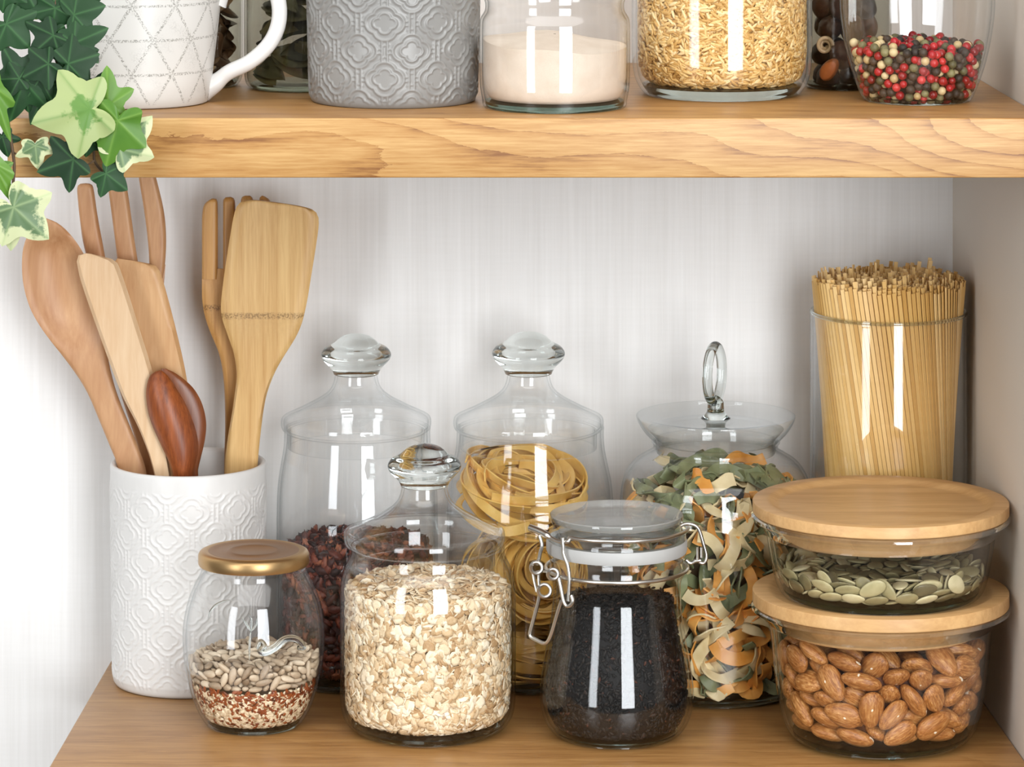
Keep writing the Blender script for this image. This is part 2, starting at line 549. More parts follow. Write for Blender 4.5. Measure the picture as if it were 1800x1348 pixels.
for lp in me.loops:
    i, k = divmod(lp.vertex_index, N + 1)
    uvl.data[lp.index].uv = (k / N * 12 + .42, pr[i][1] / (60 * A.m) if i < 8 else -5)
link('mug_body', me, M_MUG, mug)
hp = [A.l(357, 158), A.l(378, 146), A.l(402, 127), (A.l(440, 108)), A.l(474, 76), A.l(490, 38), A.l(488, -4), A.l(468, -40), A.l(436, -52), A.l(410, -40), A.l(392, -16), A.l(380, 4)]
def hr(t): return A.m * (13.5 + 8 * max(0, 1 - t * 7) + 7 * max(0, (t - .9) * 10))
hv = tube(hp, hr, 16, 6)
link('handle', mesh('handle', *hv), M_WHITE_CER, mug)
# ------------------------------------------------------------------ glass vessels
def glass_jar(root, A, outer, th=5.0, base_top=None, mat=None, base_mat=None, base_hw=None, n=112, name='jar_body'):
    """outer: silhouettes (hw, y) from the foot upwards; walls th pixels thick; a solid thick bottom disc"""
    mat = mat or G_JAR
    o = A.p(outer)
    wall = shell(chaikin(o, 2), th * A.m)
    link(name, lathe(wall, n, True), mat, root)
    # thick bottom
    if base_top is not None:
        yb = outer[0][1]
        def hw_at(y):
            ys = [p[1] for p in outer][::-1]; hs = [p[0] for p in outer][::-1]
            return float(np.interp(y, ys, hs))
        ys = np.linspace(yb - .5, base_top, 5)
        pr = [(0, yb - .2), (outer[0][0] - 4, yb - .2)] + [(hw_at(y) - th - .8, y) for y in ys[1:]] + [(hw_at(base_top) - th - 8, base_top - 2.5), (0, base_top - 1)]
        link('thick_base', lathe(A.p(pr), n), base_mat or G_BASE, root)

def knob_lid(root, A, cx, knob_y, scale, rim, plug, neck_pts):
    """domed glass lid with a round solid knob; cx lets the lid sit a little off the jar axis"""
    dx = (cx - A.cx) * A.m
    lid_o = chaikin(A.p(neck_pts + rim), 2)           # from the neck down to the rim edge
    pr = shell(lid_o[::-1], 4.5 * A.m)
    me = lathe(pr, 112, True)
    lid = link('lid', me, G_JAR, root)
    lid.location.x = dx
    # the plug that sits inside the jar mouth
    pl = lathe(shell(A.p([(plug[0] - 1, plug[2]), (plug[0], plug[1])]), 4 * A.m), 112, True)
    link('lid_insert', pl, G_JAR, lid)
    s = scale
    k = [(0, 36), (17, 34), (30, 28), (38, 20), (44, 16), (55, 11), (61, 3), (62, -3), (59, -10), (52, -17), (45, -24), (41, -31), (39, -37), (0, -37)]
    kb = lathe(chaikin(A.p([(w * s, knob_y - h * s) for w, h in k]), 2), 80, angle=None)
    kn = link('knob', kb, G_SOLID, lid)
    return lid

def shell_positions(A, prof, n, depth=0.0, front_bias=0.0, jit=0.0):
    """random points on the side of a content body, prof (r,z) bottom to top; returns pos, normal"""
    P = np.array(prof, float)
    seg = np.hypot(*(P[1:] - P[:-1]).T) * (P[1:, 0] + P[:-1, 0])
    c = np.concatenate([[0], np.cumsum(seg)]); c /= c[-1]
    u = rng.random(n)
    i = np.clip(np.searchsorted(c, u) - 1, 0, len(seg) - 1)
    t = (u - c[i]) / np.maximum(c[i + 1] - c[i], 1e-9)
    r = P[i, 0] + (P[i + 1, 0] - P[i, 0]) * t
    z = P[i, 1] + (P[i + 1, 1] - P[i, 1]) * t
    d = P[i + 1] - P[i]; d /= np.maximum(np.linalg.norm(d, axis=1, keepdims=True), 1e-9)
    th = rng.random(n) * 2 * PI
    if front_bias: th = np.where(rng.random(n) < front_bias, -PI / 2 + rng.normal(0, 1.0, n), th)
    nr = np.stack([d[:, 1] * np.cos(th), d[:, 1] * np.sin(th), -d[:, 0]], 1)
    pos = np.stack([r * np.cos(th), r * np.sin(th), z], 1)
    return pos, nr, th, r

def heap(name, base, A, prof, top, n_side, n_top, size, mat, loc, label, cat, tilt=.5, deep=.004, kinds=None, front=0.35, core=None, top_tilt=.35, flatness=None, kind='stuff', tints=None):
    """grains lying against the glass and over the top; a solid core keeps the heap closed"""
    bv, bf = base
    P = A.p(prof)
    pos, nr, th, r = shell_positions(A, P, n_side, front_bias=front)
    m = n_side
    nrm = nr + rng.normal(0, tilt, (m, 3))
    nrm /= np.linalg.norm(nrm, axis=1, keepdims=True)
    sc3 = np.array(size)[None] * rng.uniform(.82, 1.18, (m, 1)) * rng.uniform(.93, 1.07, (m, 3))
    ang = rng.random(m) * 2 * PI if flatness is None else rng.normal(0, flatness, m)
    Mx = frames(pos, nrm, ang, sc3)
    # keep inside the glass: pull inwards by the radial reach
    reach = np.sqrt(((Mx[:, :, :3] * 1.0) ** 2 * 0 + np.abs(np.einsum('nij,ni->nj', Mx[:, :, :3], nr))[:, None, :] ** 2).sum(-1)[:, 0])
    Mx[:, :, 3] -= nr * (reach + rng.random(m) ** 1.5 * deep)[:, None]
    mats = [Mx]
    if n_top:
        rt = P[-1][0] - max(size)
        a = rng.random(n_top) * 2 * PI; q = np.sqrt(rng.random(n_top)) * rt
        z = np.array([top(x, y) for x, y in zip(q * np.cos(a) / rt, q * np.sin(a) / rt)])
        pt = np.stack([q * np.cos(a), q * np.sin(a), z - rng.random(n_top) * .002], 1)
        nn = np.array([[0, 0, 1.]]) + rng.normal(0, top_tilt, (n_top, 3))
        s2 = np.array(size)[None] * rng.uniform(.85, 1.15, (n_top, 1)) * np.ones((1, 3))
        mats.append(frames(pt, nn, rng.random(n_top) * 2 * PI, s2))
    Mx = np.concatenate(mats)
    me = merged(name, bv, bf, Mx, tints)
    clamp_in(me, P, .0003)
    if core is not None:
        # core body
        V = []; Fc = []
        Ncr = 64
        off = core
        ring = [(max(r_ - off, .001), z_) for r_, z_ in P]
        ring[0] = (ring[0][0], ring[0][1] + off * .3)
        for r_, z_ in ring:
            V += [(r_ * math.cos(2 * PI * k / Ncr), r_ * math.sin(2 * PI * k / Ncr), z_ if i_ < len(ring) - 1 else 0) for i_, k in ((0, k) for k in range(Ncr))]
        # top cap following the surface
        rl = ring[-1][0]
        for q in (1.0, .75, .5, .25):
            V += [(rl * q * math.cos(2 * PI * k / Ncr), rl * q * math.sin(2 * PI * k / Ncr), top(q * math.cos(2 * PI * k / Ncr), q * math.sin(2 * PI * k / Ncr)) - .0025) for k in range(Ncr)]
        nr_ = len(ring) + 4
        for i_ in range(nr_ - 1):
            for k in range(Ncr):
                a_, b_ = i_ * Ncr + k, i_ * Ncr + (k + 1) % Ncr
                Fc.append((a_, b_, b_ + Ncr, a_ + Ncr))
        Fc = np.array(Fc)
        cm = np_mesh('core', V, Fc)
        at = cm.attributes.new('tint', 'FLOAT', 'POINT'); at.data.foreach_set('value', np.full(len(V), .12, np.float32))
        bm = bmesh.new(); bm.from_mesh(me); bm.from_mesh(cm)
        bm.faces.ensure_lookup_table()
        bm.to_mesh(me); bm.free(); bpy.data.meshes.remove(cm)
        me.shade_smooth()
    o = link(name, me, mat)
    o.location = loc
    return tag(o, label, cat, None, kind)

def clamp_in(me, P, gap=.0003):
    """keep every vertex inside the vessel outline P (r,z), bottom to top"""
    P = np.array(P, float)
    n = len(me.vertices); co = np.empty(n * 3, np.float32); me.vertices.foreach_get('co', co); co = co.reshape(-1, 3)
    co[:, 2] = np.maximum(co[:, 2], P[0, 1] + gap)
    lim = np.interp(co[:, 2], P[:, 1], P[:, 0]) - gap
    r = np.hypot(co[:, 0], co[:, 1]); k = np.minimum(1, lim / np.maximum(r, 1e-6))
    co[:, 0] *= k; co[:, 1] *= k
    me.vertices.foreach_set('co', co.ravel()); me.update()

def flake_mesh():
    V = [(0, 0, .3)]; Fc = []
    n = 9
    for q, z in ((.55, .45), (1.0, 0)):
        for k in range(n):
            a = 2 * PI * k / n
            w = 1 + .08 * math.sin(3 * a + 1) + .05 * math.sin(5 * a)
            x, y = q * w * math.cos(a), q * w * math.sin(a) * .8
            V.append((x, y, z + .5 * x * x - .12 * math.exp(-(y * 6) ** 2)))
    for k in range(n):
        j = (k + 1) % n
        Fc.append((0, 1 + k, 1 + j, 0))
        Fc.append((1 + k, 1 + n + k, 1 + n + j, 1 + j))
    b = len(V)
    V += [(x, y, z - .5) for x, y, z in V]
    Fc += [(d + b, c + b, b_ + b, a + b) for a, b_, c, d in Fc]
    for k in range(n):
        j = (k + 1) % n
        Fc.append((1 + n + k, 1 + n + k + b, 1 + n + j + b, 1 + n + j))
    # triangles of the centre as degenerate quads -> use midpoint split
    Fq = []
    for f in Fc:
        Fq.append(f)
    return V, Fq

def fix_quads(V, Fc):
    """triangulate quads so that degenerate ones become clean triangles"""
    T = []
    for f in Fc:
        f = list(f)
        u = []
        for i in f:
            if i not in u: u.append(i)
        if len(u) < 3: continue
        for k in range(1, len(u) - 1): T.append((u[0], u[k], u[k + 1]))
    return V, T

def shard_mesh(seed, spiky=.35):
    r_ = random.Random(seed)
    V, Fc = ellipsoid(7, 4)
    V = [tuple(c * (1 + r_.uniform(-spiky, spiky)) for c in v) for v in V]
    return fix_quads(V, Fc)

FLAKE = fix_quads(*flake_mesh())
GRAIN = fix_quads(*ellipsoid(6, 5))
TEAR = fix_quads(*ellipsoid(7, 5, .3))

def decode(s):
    return np.array(s, dtype=float).reshape(-1, 8)

# ---------------------------------------------------------------- jar of mixed seeds, twist-off lid
A = Axis(446, 1273)
jar = thing('seed_jar', A.o, 'small bulbous glass jar with a bronze twist lid, before the utensil holder', 'jar')
glass_jar(jar, A, [(80, 1273), (90, 1262), (101, 1242), (113, 1208), (122, 1165), (125.5, 1122), (123, 1085), (114, 1048), (101, 1020), (94, 1008), (91, 998)], 5, 1266)
lid_pr = A.p([(0, 969), (40, 969), (43, 967.6), (46, 969), (74, 969), (78, 967), (84, 966), (90, 966.5), (95, 969), (97.5, 974), (97.5, 988), (96, 991), (93, 991.5), (91, 988), (91, 976), (0, 976)])
lid = link('twist_lid', lathe(lid_pr, 112, angle=50), M_LID_SIDE, jar)
lid['label'] = 'bronze metal twist lid'
link('lid_disc', lathe(A.p([(0, 967.8), (38, 967.8), (42, 966.2), (46, 967.8), (72, 967.8), (77, 966.4), (80, 966.6), (80, 969.5), (0, 969.5)]), 96, angle=50), M_LID_TOP, lid)
def on_glass(A, px, py, prof, lift=1.0):
    ys = [p[1] for p in prof][::-1]; hs = [p[0] for p in prof][::-1]
    # solve for the height whose front surface projects on this pixel
    yy = py
    for _ in range(6):
        hw = float(np.interp(yy, ys, hs)) + lift
        dxp = px - A.cx
        d = math.sqrt(max(hw * hw - dxp * dxp, 1))
        yy = py - d * (py - YH) / F
    return A.l(px, py, d)
JP = [(80, 1273), (90, 1262), (101, 1242), (113, 1208), (122, 1165), (125.5, 1122), (123, 1085), (114, 1048), (101, 1020)]
sw = [on_glass(A, x, y, JP) for x, y in ((452, 1140), (458, 1128), (464, 1135), (458, 1143), (466, 1147), (484, 1138), (500, 1124), (518, 1122), (530, 1130), (534, 1139), (524, 1138))]
link('embossed_scroll', mesh('embossed_scroll', *tube(sw, lambda t: A.m * (3.2 + 3.6 * math.sin(PI * min(1, t * 1.05)) ** 1), 12, 6)), G_SOLID, jar)
sw = [on_glass(A, x, y, JP, .4) for x, y in ((366, 1087), (370, 1074), (380, 1063), (396, 1056), (412, 1055))]
link('embossed_scroll', mesh('embossed_scroll', *tube(sw, lambda t: A.m * 2.2 * math.sin(PI * (.08 + .9 * t)), 10, 6)), G_SOLID, jar)
# a small embossed sprig
sv = []
for pts in (((438, 1160), (439, 1130), (441, 1104)), ((441, 1112), (434, 1098), (424, 1084)), ((441, 1108), (442, 1092), (438, 1078)), ((441, 1110), (450, 1098), (452, 1082))):
    sv.append(tube([on_glass(A, x, y, JP, .3) for x, y in pts], lambda t: A.m * 1.9 * math.sin(PI * (.1 + .85 * t)), 8, 4))
link('embossed_sprig', mesh('embossed_sprig', *join(*sv)), G_SOLID, jar)

M_SESAME = tinted('sesame_cream', [(.0, srgb(160, 128, 92)), (.3, srgb(222, 200, 166)), (1, srgb(244, 228, 198))], .45)
M_FLAX = tinted('flax_red_brown', [(.0, srgb(70, 30, 14)), (.4, srgb(128, 58, 26)), (1, srgb(160, 86, 44))], .28)
ctop = lambda x, y: A.h(1193) + .001 * x
mixp = [(74, 1263), (84, 1258), (95, 1243), (106, 1212), (110, 1198)]
heap('sesame_seeds', TEAR, A, mixp, ctop, 2600, 0, (.0023, .0014, .0006), M_SESAME, A.o, 'cream sesame seeds layered at the bottom of the small bulbous jar', 'seeds', tilt=.25, deep=.0022, core=.004, front=.6)
pf, nf, tf, rf = shell_positions(A, A.p([(84, 1258), (95, 1243), (106, 1212), (112, 1190)]), 900, front_bias=.6)
sel = (rng.random(900) < np.where((pf[:, 2] > A.h(1222)), .8, .24) * np.where(pf[:, 2] > A.h(1198), .4, 1))
pf, nf = pf[sel], nf[sel]
Mx = frames(pf, nf + rng.normal(0, .18, pf.shape), rng.normal(0, .9, len(pf)), np.array([[.0027, .0013, .0006]]) * rng.uniform(.85, 1.15, (len(pf), 1)))
Mx[:, :, 3] -= nf * .0008
fx = merged('flax_seeds', *TEAR, Mx); clamp_in(fx, A.p([(74, 1263), (84, 1258), (95, 1243), (106, 1212), (110, 1198)]), .00025)
o = link('flax_seeds', fx, M_FLAX); o.location = A.o
tag(o, 'brown flax seeds banded through the sesame in the small bulbous jar', 'seeds', None, 'stuff')

def individuals(name, data, dims, mats, A, labels, cat, groups, seg=14, ring=10, ridged=0.0, limit=300, rest=None):
    """one object per settled piece; data rows: kind, x, y, z (1e-5 m), quaternion"""
    arr = decode(data)
    prot = []
    for (a, b, c, t) in dims:
        V, Fc = ellipsoid(seg, ring, t)
        W_ = []
        for x, y, z in V:
            k = 1.0
            if ridged:
                an = math.atan2(z, y)
                k = 1 + ridged * (math.sin(an * 9 + x * 1.5) + .6 * math.sin(an * 15 + 1)) * (1 - x * x)
            W_.append((x * a, y * b * k, z * c * k))
        T = fix_quads(V, Fc)[1]
        me = mesh(name, W_, T, True, None)
        bm = bmesh.new(); bm.from_mesh(me); bmesh.ops.remove_doubles(bm, verts=bm.verts, dist=1e-6); bmesh.ops.recalc_face_normals(bm, faces=bm.faces); bm.to_mesh(me); bm.free(); me.shade_smooth()
        prot.append(me)
    rr = random.Random(4)
    cache = {}
    extra = []
    for i, row in enumerate(arr):
        k = int(row[0]); loc = Vector(row[1:4]) * 1e-5
        q = Quaternion(row[4:8] / 1000).normalized()
        mi = rr.choices(range(len(mats)), weights=[m_[1] for m_ in mats])[0]
        if i >= limit:
            extra.append((k, mi, loc, q)); continue
        if (k, mi) not in cache:
            me = prot[k].copy(); me.materials.clear(); me.materials.append(mats[mi][0]); cache[(k, mi)] = me
        o = link(name, cache[(k, mi)], None)
        o.rotation_mode = 'QUATERNION'; o.rotation_quaternion = q
        o.location = A.o + loc
        tag(o, labels[mi], cat, groups[mi])
    if extra and rest:
        vf = []
        bm = bmesh.new()
        for k, mi, loc, q in extra:
            t = prot[k].copy(); t.transform(Matrix.Translation(loc) @ q.to_matrix().to_4x4() @ Matrix.Scale(.85, 4))
            n0 = len(bm.faces); bm.from_mesh(t); bm.faces.ensure_lookup_table()
            for f in bm.faces[n0:]: f.material_index = mi
            bpy.data.meshes.remove(t)
        me = bpy.data.meshes.new(rest[0]); bm.to_mesh(me); bm.free()
        for m_ in mats: me.materials.append(m_[0])
        me.shade_smooth()
        o = link(rest[0], me, None); o.location = A.o
        tag(o, rest[1], cat, None, 'stuff')

def seed_mat(name, stops, rough=.45, sc_=500, amt=.2, bump_s=.15, **kw):
    return tinted(name, stops, rough, sc_, amt, bump_s, obj=True, **kw)

M_SUN = seed_mat('sunflower_kernel', [(0, srgb(146, 126, 104)), (.5, srgb(196, 176, 150)), (1, srgb(226, 210, 186))], .5)
individuals('sunflower_seed', [0,-1173,-4100,4280,499,-361,624,482,0,969,-4118,4559,343,397,360,-772,0,1675,-3839,3730,201,-423,485,738,0,935,-4080,3847,888,-438,-138,30,0,-2373,
-3394,3460,220,194,604,741,0,2486,-3327,3899,925,243,217,196,1,-206,-4265,4507,203,-414,483,744,0,-2773,-3208,4223,217,282,766,536,0,-1492,1421,5040,
392,-842,362,-79,0,1762,-2448,4807,307,-46,-316,896,1,-1731,-3867,3968,279,515,489,-646,0,2233,-3413,3396,271,82,-301,-911,0,3788,-1919,4214,691,36,
708,-139,0,-1722,-3782,4729,928,-201,309,54,0,419,-1379,5053,972,56,129,191,0,387,-4029,4113,771,-502,-43,390,1,366,-4026,3384,243,-24,212,-946,1,3131,
-2361,4741,166,65,412,894,1,2985,-3042,4111,152,-419,648,-618,0,-3035,-856,4754,913,159,32,-375,1,3409,-2572,4328,125,-491,586,-632,1,-2964,-2754,3412,
835,475,-77,-267,0,2149,1902,4798,240,244,34,-939,0,-4125,-1019,4489,682,-126,663,-281,0,1585,1526,4886,174,-280,944,2,0,-2154,1899,4955,242,-75,306,
-918,0,-39,-3818,4835,290,911,278,-90,0,-847,-3417,4839,93,874,-460,-128,1,-3492,-2450,4541,405,-238,-487,736,0,2904,-1725,4834,979,-95,-18,-182,0,
2461,-3061,4546,777,-378,28,-502,0,-2374,-3072,3758,11,-121,-405,-906,0,-1938,-3370,4436,580,716,304,242,0,-2621,-447,4798,906,357,-71,-217,0,-1017,
-3742,3343,444,-25,86,891,0,-3165,-2604,3945,939,-139,269,-163,0,-2838,-2755,4672,65,781,612,108,0,-475,-3920,4416,665,-543,100,503,0,3068,2446,4856,
357,-78,-26,931,0,4181,-340,4737,35,-807,-589,4,0,-835,-3893,3865,456,-318,30,831,1,-132,-1304,4849,923,-68,95,367,0,-1628,-879,4628,877,411,196,-150,
0,-1585,-3643,3437,581,660,-384,-280,0,-3571,-1307,4432,760,-437,404,263,0,-3840,-1843,4268,620,-521,497,-314,0,-2105,212,4808,875,198,178,405,0,1278,
-1715,4751,952,175,241,69,0,1387,-316,4966,313,-344,-443,767,0,3292,1820,4622,165,-321,-435,825,0,1361,-906,4805,916,-202,238,252,0,-261,-3924,3856,
709,-359,11,-607,1,603,-3431,4808,838,-52,161,-519,0,1113,3954,4729,38,938,-225,-259,1,-613,-2076,4838,878,-207,234,-363,1,1182,-3849,4216,351,-137,
239,895,0,281,288,4987,26,161,986,45,0,-232,-153,4988,93,-141,262,950,0,3107,-2247,3347,64,79,57,-993,0,2046,-3247,4328,807,-59,-270,-522,1,-2386,
-1212,4754,182,-810,-485,274,0,-1143,-2289,4811,291,72,232,925,1,472,-3970,4575,809,132,280,500,1,4062,-990,3705,552,554,621,55,0,1842,-1239,4924,142,
699,669,212,0,3553,-821,4714,25,397,276,-875,1,2551,1602,4730,235,193,-175,-937,0,-616,1166,4888,148,-831,536,-32,0,-3669,-1781,3395,172,-508,-804,257,
0,-3506,468,4615,943,-74,290,-147,0,-1654,-2210,4500,426,251,632,596,1,154,3434,4793,110,-736,664,70,1,1751,-3522,4629,809,25,-132,-572,0,-3039,-1709,
4625,601,59,465,648,0,1043,-3625,3388,554,-328,-254,721,0,2622,-2719,3340,987,-19,33,-156,0,-1298,-1296,4717,153,-153,508,834,1,2169,54,4713,962,97,
-29,253,0,-1467,260,4726,622,-190,219,-727,0,2908,-2687,3685,281,-30,57,-958,1,-3012,942,4882,28,-852,-422,310,1,-3336,-2192,3708,968,77,184,-153,0,
3296,-1531,4588,286,-70,882,367,0,-808,-397,4692,609,-722,300,130,0,16,2300,4765,413,-63,-94,904,1,-343,-3831,3352,631,-108,88,763,0,822,856,4885,98,
-981,-152,74,0,3041,-845,4700,156,-392,-389,819,1,3866,-1393,3462,576,-461,-140,660,1,3899,-1291,4314,353,-883,-288,113,0,3013,-2496,4282,556,218,-726,
-341,1,1385,-2796,4724,208,848,-487,18,0,-130,-740,4947,140,975,-172,-24,1,-1921,1093,4893,636,-141,-10,758,0,934,1643,4942,108,-649,-668,349,0,-3939,
-1390,3801,450,-676,443,-379,0,-2309,-2795,4705,525,284,419,684,0,1528,-3353,4124,564,-108,263,775,1,730,2415,4735,200,-935,221,193,1,1806,3003,4782,
120,297,-939,-128,0,-252,3198,4611,894,60,295,332,0,4232,-7,4069,172,761,313,541,1,569,-2265,4675,298,-149,-528,781,0,2479,455,4518,435,159,345,-816,0,
-793,3003,4571,719,-237,491,-430,1,3439,-2067,3771,700,-325,139,-621,1,-2424,1168,4774,810,-174,-67,555,1,4155,589,4561,579,-584,-527,-214,0,4024,-663,
4052,28,-454,160,876,0,-3805,-217,4410,85,-620,-452,-635,0,-631,4055,4455,521,521,185,-651,0,-1410,2933,4775,554,33,97,-826,0,139,4276,4551,690,691,
176,-125,1,2593,-2443,4522,556,304,742,217,0,-2257,-2971,4204,935,-149,262,-187,0,-766,273,4825,918,284,52,273,0,1720,583,4608,140,165,805,-553,0,-645,
-3203,3578,670,-205,326,-634,1,1331,2151,4798,65,-211,-892,-394,0,2601,-2631,4048,690,-64,-101,-714,1,-3062,298,4755,351,263,-753,-490,0,-1283,1774,
4857,790,201,-15,-579,1,450,-3593,3682,120,974,164,-101,0,129,-1411,4528,138,-202,169,955,0,1918,-3264,3691,949,-242,-3,202,0,-91,-2030,4614,839,-258,
149,-455,1,-30,-3437,3390,748,-260,65,-607,1,2849,89,4621,459,-72,-191,-864,1,-2480,3016,4832,97,712,685,121,1,2086,-1068,4602,851,465,-218,111,0,1864,
-2032,4642,921,299,-143,204,0,2416,1061,4632,937,-309,-120,108,0,-869,-814,4575,488,-294,363,737,0,-3066,2631,4625,585,-355,-269,678,0,3576,2314,4576,
367,-414,-352,755,0,961,-3004,4642,850,-427,105,-290,0,1039,-3481,4502,393,-37,215,893,1,1469,-3343,3334,839,73,46,-538,1,-1339,-3500,3734,27,-685,
-534,495,0,-1154,3687,4639,91,-24,743,-663,0,128,-3624,4192,573,-484,1,661,1,-1737,-3460,4032,235,-359,388,816,0,-713,-3492,4095,362,-190,-136,-902,1,
-3146,1561,4732,264,954,-141,23,1,-1125,-3399,4428,733,-256,269,569,0,3303,850,4353,183,-612,166,751,0,-2105,-1289,4416,740,65,-248,-621,0,-3174,1129,
4506,888,201,383,154,0,-2679,3150,4285,759,150,507,-380,1,3467,164,4666,200,290,-893,281,0,173,1497,4701,121,-712,-460,516,0,-393,-3311,4657,64,311,
128,-940,0,-2846,-2554,4215,894,70,299,-328,1,2810,1653,4410,408,-230,-9,883,0,3692,1202,4296,411,-317,839,163,1,-3460,-917,4498,345,896,-192,-201,0,
-2397,-2320,4239,856,-305,373,-189,0,3718,-265,4313,159,109,155,-969,0,-3557,2275,4448,398,359,-765,-357,0,1169,-1251,4579,989,-76,121,-39,0,1995,
-1712,4399,355,306,13,-883,1,-4064,-532,3383,172,672,-703,-157,1,-1423,-1805,4531,833,435,-101,-326,0,1435,-2891,4326,259,120,-107,-952,0,-4098,-554,
4294,665,499,128,-541,0,3594,-879,4131,167,442,11,-882,1,2167,-2172,4260,364,709,601,-58,1,-1098,-3015,3327,898,-4,-8,-441,1,-957,-2913,4552,227,-30,
100,-968,0,1130,2822,4580,477,63,337,-809,0,4127,103,3445,551,451,-326,-622,0,-2612,-1519,4429,415,199,423,781,0,1654,1110,4632,448,59,-393,-801,0,
-885,2383,4668,995,75,56,44,0,2519,-1318,4410,235,280,99,-925,0,1196,3330,4443,815,442,91,-363,0,-17,-2652,3342,999,-32,-2,44,0,3728,719,4328,470,742,
-47,476,0,2366,2479,4696,911,213,-244,-255,1,1397,247,4798,813,224,32,-536,0,-2283,2064,4613,927,274,170,192,0,-73,-2998,3707,911,-174,219,-304,0,75,
3860,4448,644,712,-38,278,0,2602,-1667,3977,356,-66,-1,932,0,-3861,-630,3725,214,104,-244,940,1,-2307,281,4278,419,-219,-5,881,0,-1538,1277,4541,644,
428,403,489,1,691,-3354,4120,497,-132,-77,-854,1,840,-705,4788,323,-279,380,-821,1,2287,-659,4589,284,-151,-914,246,0,2769,-1876,4418,127,-131,-120,
976,0,-4115,147,4241,186,-844,-21,503,0,-2542,-2449,3781,868,364,-35,-336,0,2151,-1876,3728,644,-204,-60,734,0,-3063,-1979,4221,957,232,138,104,1,3038,
2871,4508,447,709,-441,-321,0,-4033,1379,4319,480,-350,589,-548,0,-2484,-578,4361,785,-154,58,597,1,-2036,-2294,4431,656,151,611,416,1,345,-3072,4510,
592,256,210,735,0,1565,-2585,3880,79,242,-280,-926,1,367,-503,4765,216,-711,667,-55,0,1100,-3291,3759,828,-3,-206,-521,0,516,-1880,4424,977,101,-182,
-41,0,-2022,1477,4498,523,52,116,-843,0,-954,833,4633,75,-372,-924,-50,1,3720,-743,3350,459,218,-177,-843,0,-2231,3390,4531,471,-358,670,-449,0,3098,
-1691,3346,78,-14,60,-995,1,-56,-883,4533,980,114,47,-158,1,3576,-1360,3734,860,-2,-399,-317,0,901,197,4640,572,-262,148,-763,0,2563,3340,4332,829,341,
310,-317,0,-3915,-104,3712,242,110,-910,319,1,-1825,-2809,3459,35,425,734,529,1,-1346,2629,4285,959,158,226,62,1,-257,-2887,4483,253,300,-83,-916,0,
555,-328,4455,788,172,-136,-576,0,1715,-2737,3337,402,9,-3,916,1,-3095,-1871,3423,480,-22,-351,804,1,-288,-2106,4271,950,-50,292,102,0,531,-3212,3337,
545,6,4,-838,1,-871,1833,4644,186,209,36,-959,0,-1021,-1577,4400,360,-4,334,871,1,1011,-2418,3332,589,-101,3,802,0,-3507,38,4231,396,-62,-448,799,0,
-1789,-395,4422,121,-686,-695,-179,0,-3821,691,4162,6,543,-10,840,1,-3497,-1203,3342,914,-230,90,-321,1,871,1115,4525,243,77,68,965,0,2659,2605,4420,
587,-341,-456,575,0,-3470,1322,4293,865,362,284,201,0,-2385,-2647,3337,859,0,-2,-512,0,-1003,-2577,3749,594,211,-204,-749,0,-1422,-3064,3920,899,-276,
13,-340,1,-474,1448,4555,802,-183,-272,499,1,2747,-2116,3634,322,34,18,-946,1,-254,2683,4373,162,255,-423,-854,0,-3088,-600,4349,857,122,231,-444,1,
-1863,-2056,3724,941,175,163,240,0,674,-2494,4134,607,546,418,397,1,-1767,380,4414,835,93,-37,-541,0,552,950,4177,688,-104,575,431,0,3180,-1120,4299,
822,-498,-192,-198,1,-1107,-2625,4309,582,8,290,-760,0,1569,-1337,4147,661,-69,-279,-693,1,3347,-329,4644,979,203,4,27,1,-739,-1209,4456,211,-112,276,
931,0,-3317,796,4090,111,436,-171,876,0,-2607,2416,4410,725,-18,132,-676,1,-725,-2795,4107,433,280,-145,-844,0,-3978,525,3382,820,215,251,467,0,-770,
3591,4122,755,505,-360,214,0,-3287,-1694,3936,201,164,-50,965,0,157,581,4626,362,47,-583,726,0,1480,-1740,3335,113,75,8,-991,0,1774,-1630,3878,433,237,
-373,-786,1,-2681,-1674,3325,39,-896,437,68,1,-904,-2461,3341,212,-822,512,-129,0,562,-1975,3896,492,-118,209,-837,1,-2690,-63,4503,982,-80,-72,-159,0,
-1940,2921,4648,781,82,181,592,1,-270,-155,4540,65,72,311,945,0,694,-2422,3599,84,-844,406,-340,1,1099,-2082,4363,580,175,-340,-719,1,2279,-1083,3731,
853,202,-11,-482,0,2465,-233,4357,985,135,-54,-98,0,4056,1183,4074,343,497,722,336,0,-2602,1222,4374,570,288,145,756,0,-2334,628,4605,786,-450,-200,
375,0,-2036,2513,4257,587,247,70,768,0,-1412,2076,4328,114,-7,-49,-992,0,-2,2257,4341,882,-2,135,452,1,493,2605,4450,740,-49,315,-593,0,717,1937,4503,
119,835,476,-250,0,1016,-1279,4169,253,-830,-403,289,0,499,3623,4169,514,-244,734,-371,0,1328,-2132,3594,977,18,27,-210,0,2210,2861,4206,894,140,175,
-388,0,3287,-1598,4074,641,-80,184,741,0,3110,2128,4137,951,105,-235,-170,], [(.0058, .0027, .0019, .25), (.0052, .0024, .0018, .25)], [(M_SUN, 1)], A,
            ['hulled grey-beige sunflower kernel in the top layer of the small bulbous jar'], 'seed', ['sunflower kernels in the bulbous jar'], 8, 6)
# buried kernels below the visible ones
core = link('sunflower_seeds', lathe(A.p([(0, 1190), (80, 1190), (90, 1182), (90, 1170), (80, 1164), (0, 1164)]), 64, angle=None), M_SUN)
core.location = A.o
tag(core, 'packed sunflower kernels buried under the loose top ones in the bulbous jar', 'seeds', None, 'stuff')

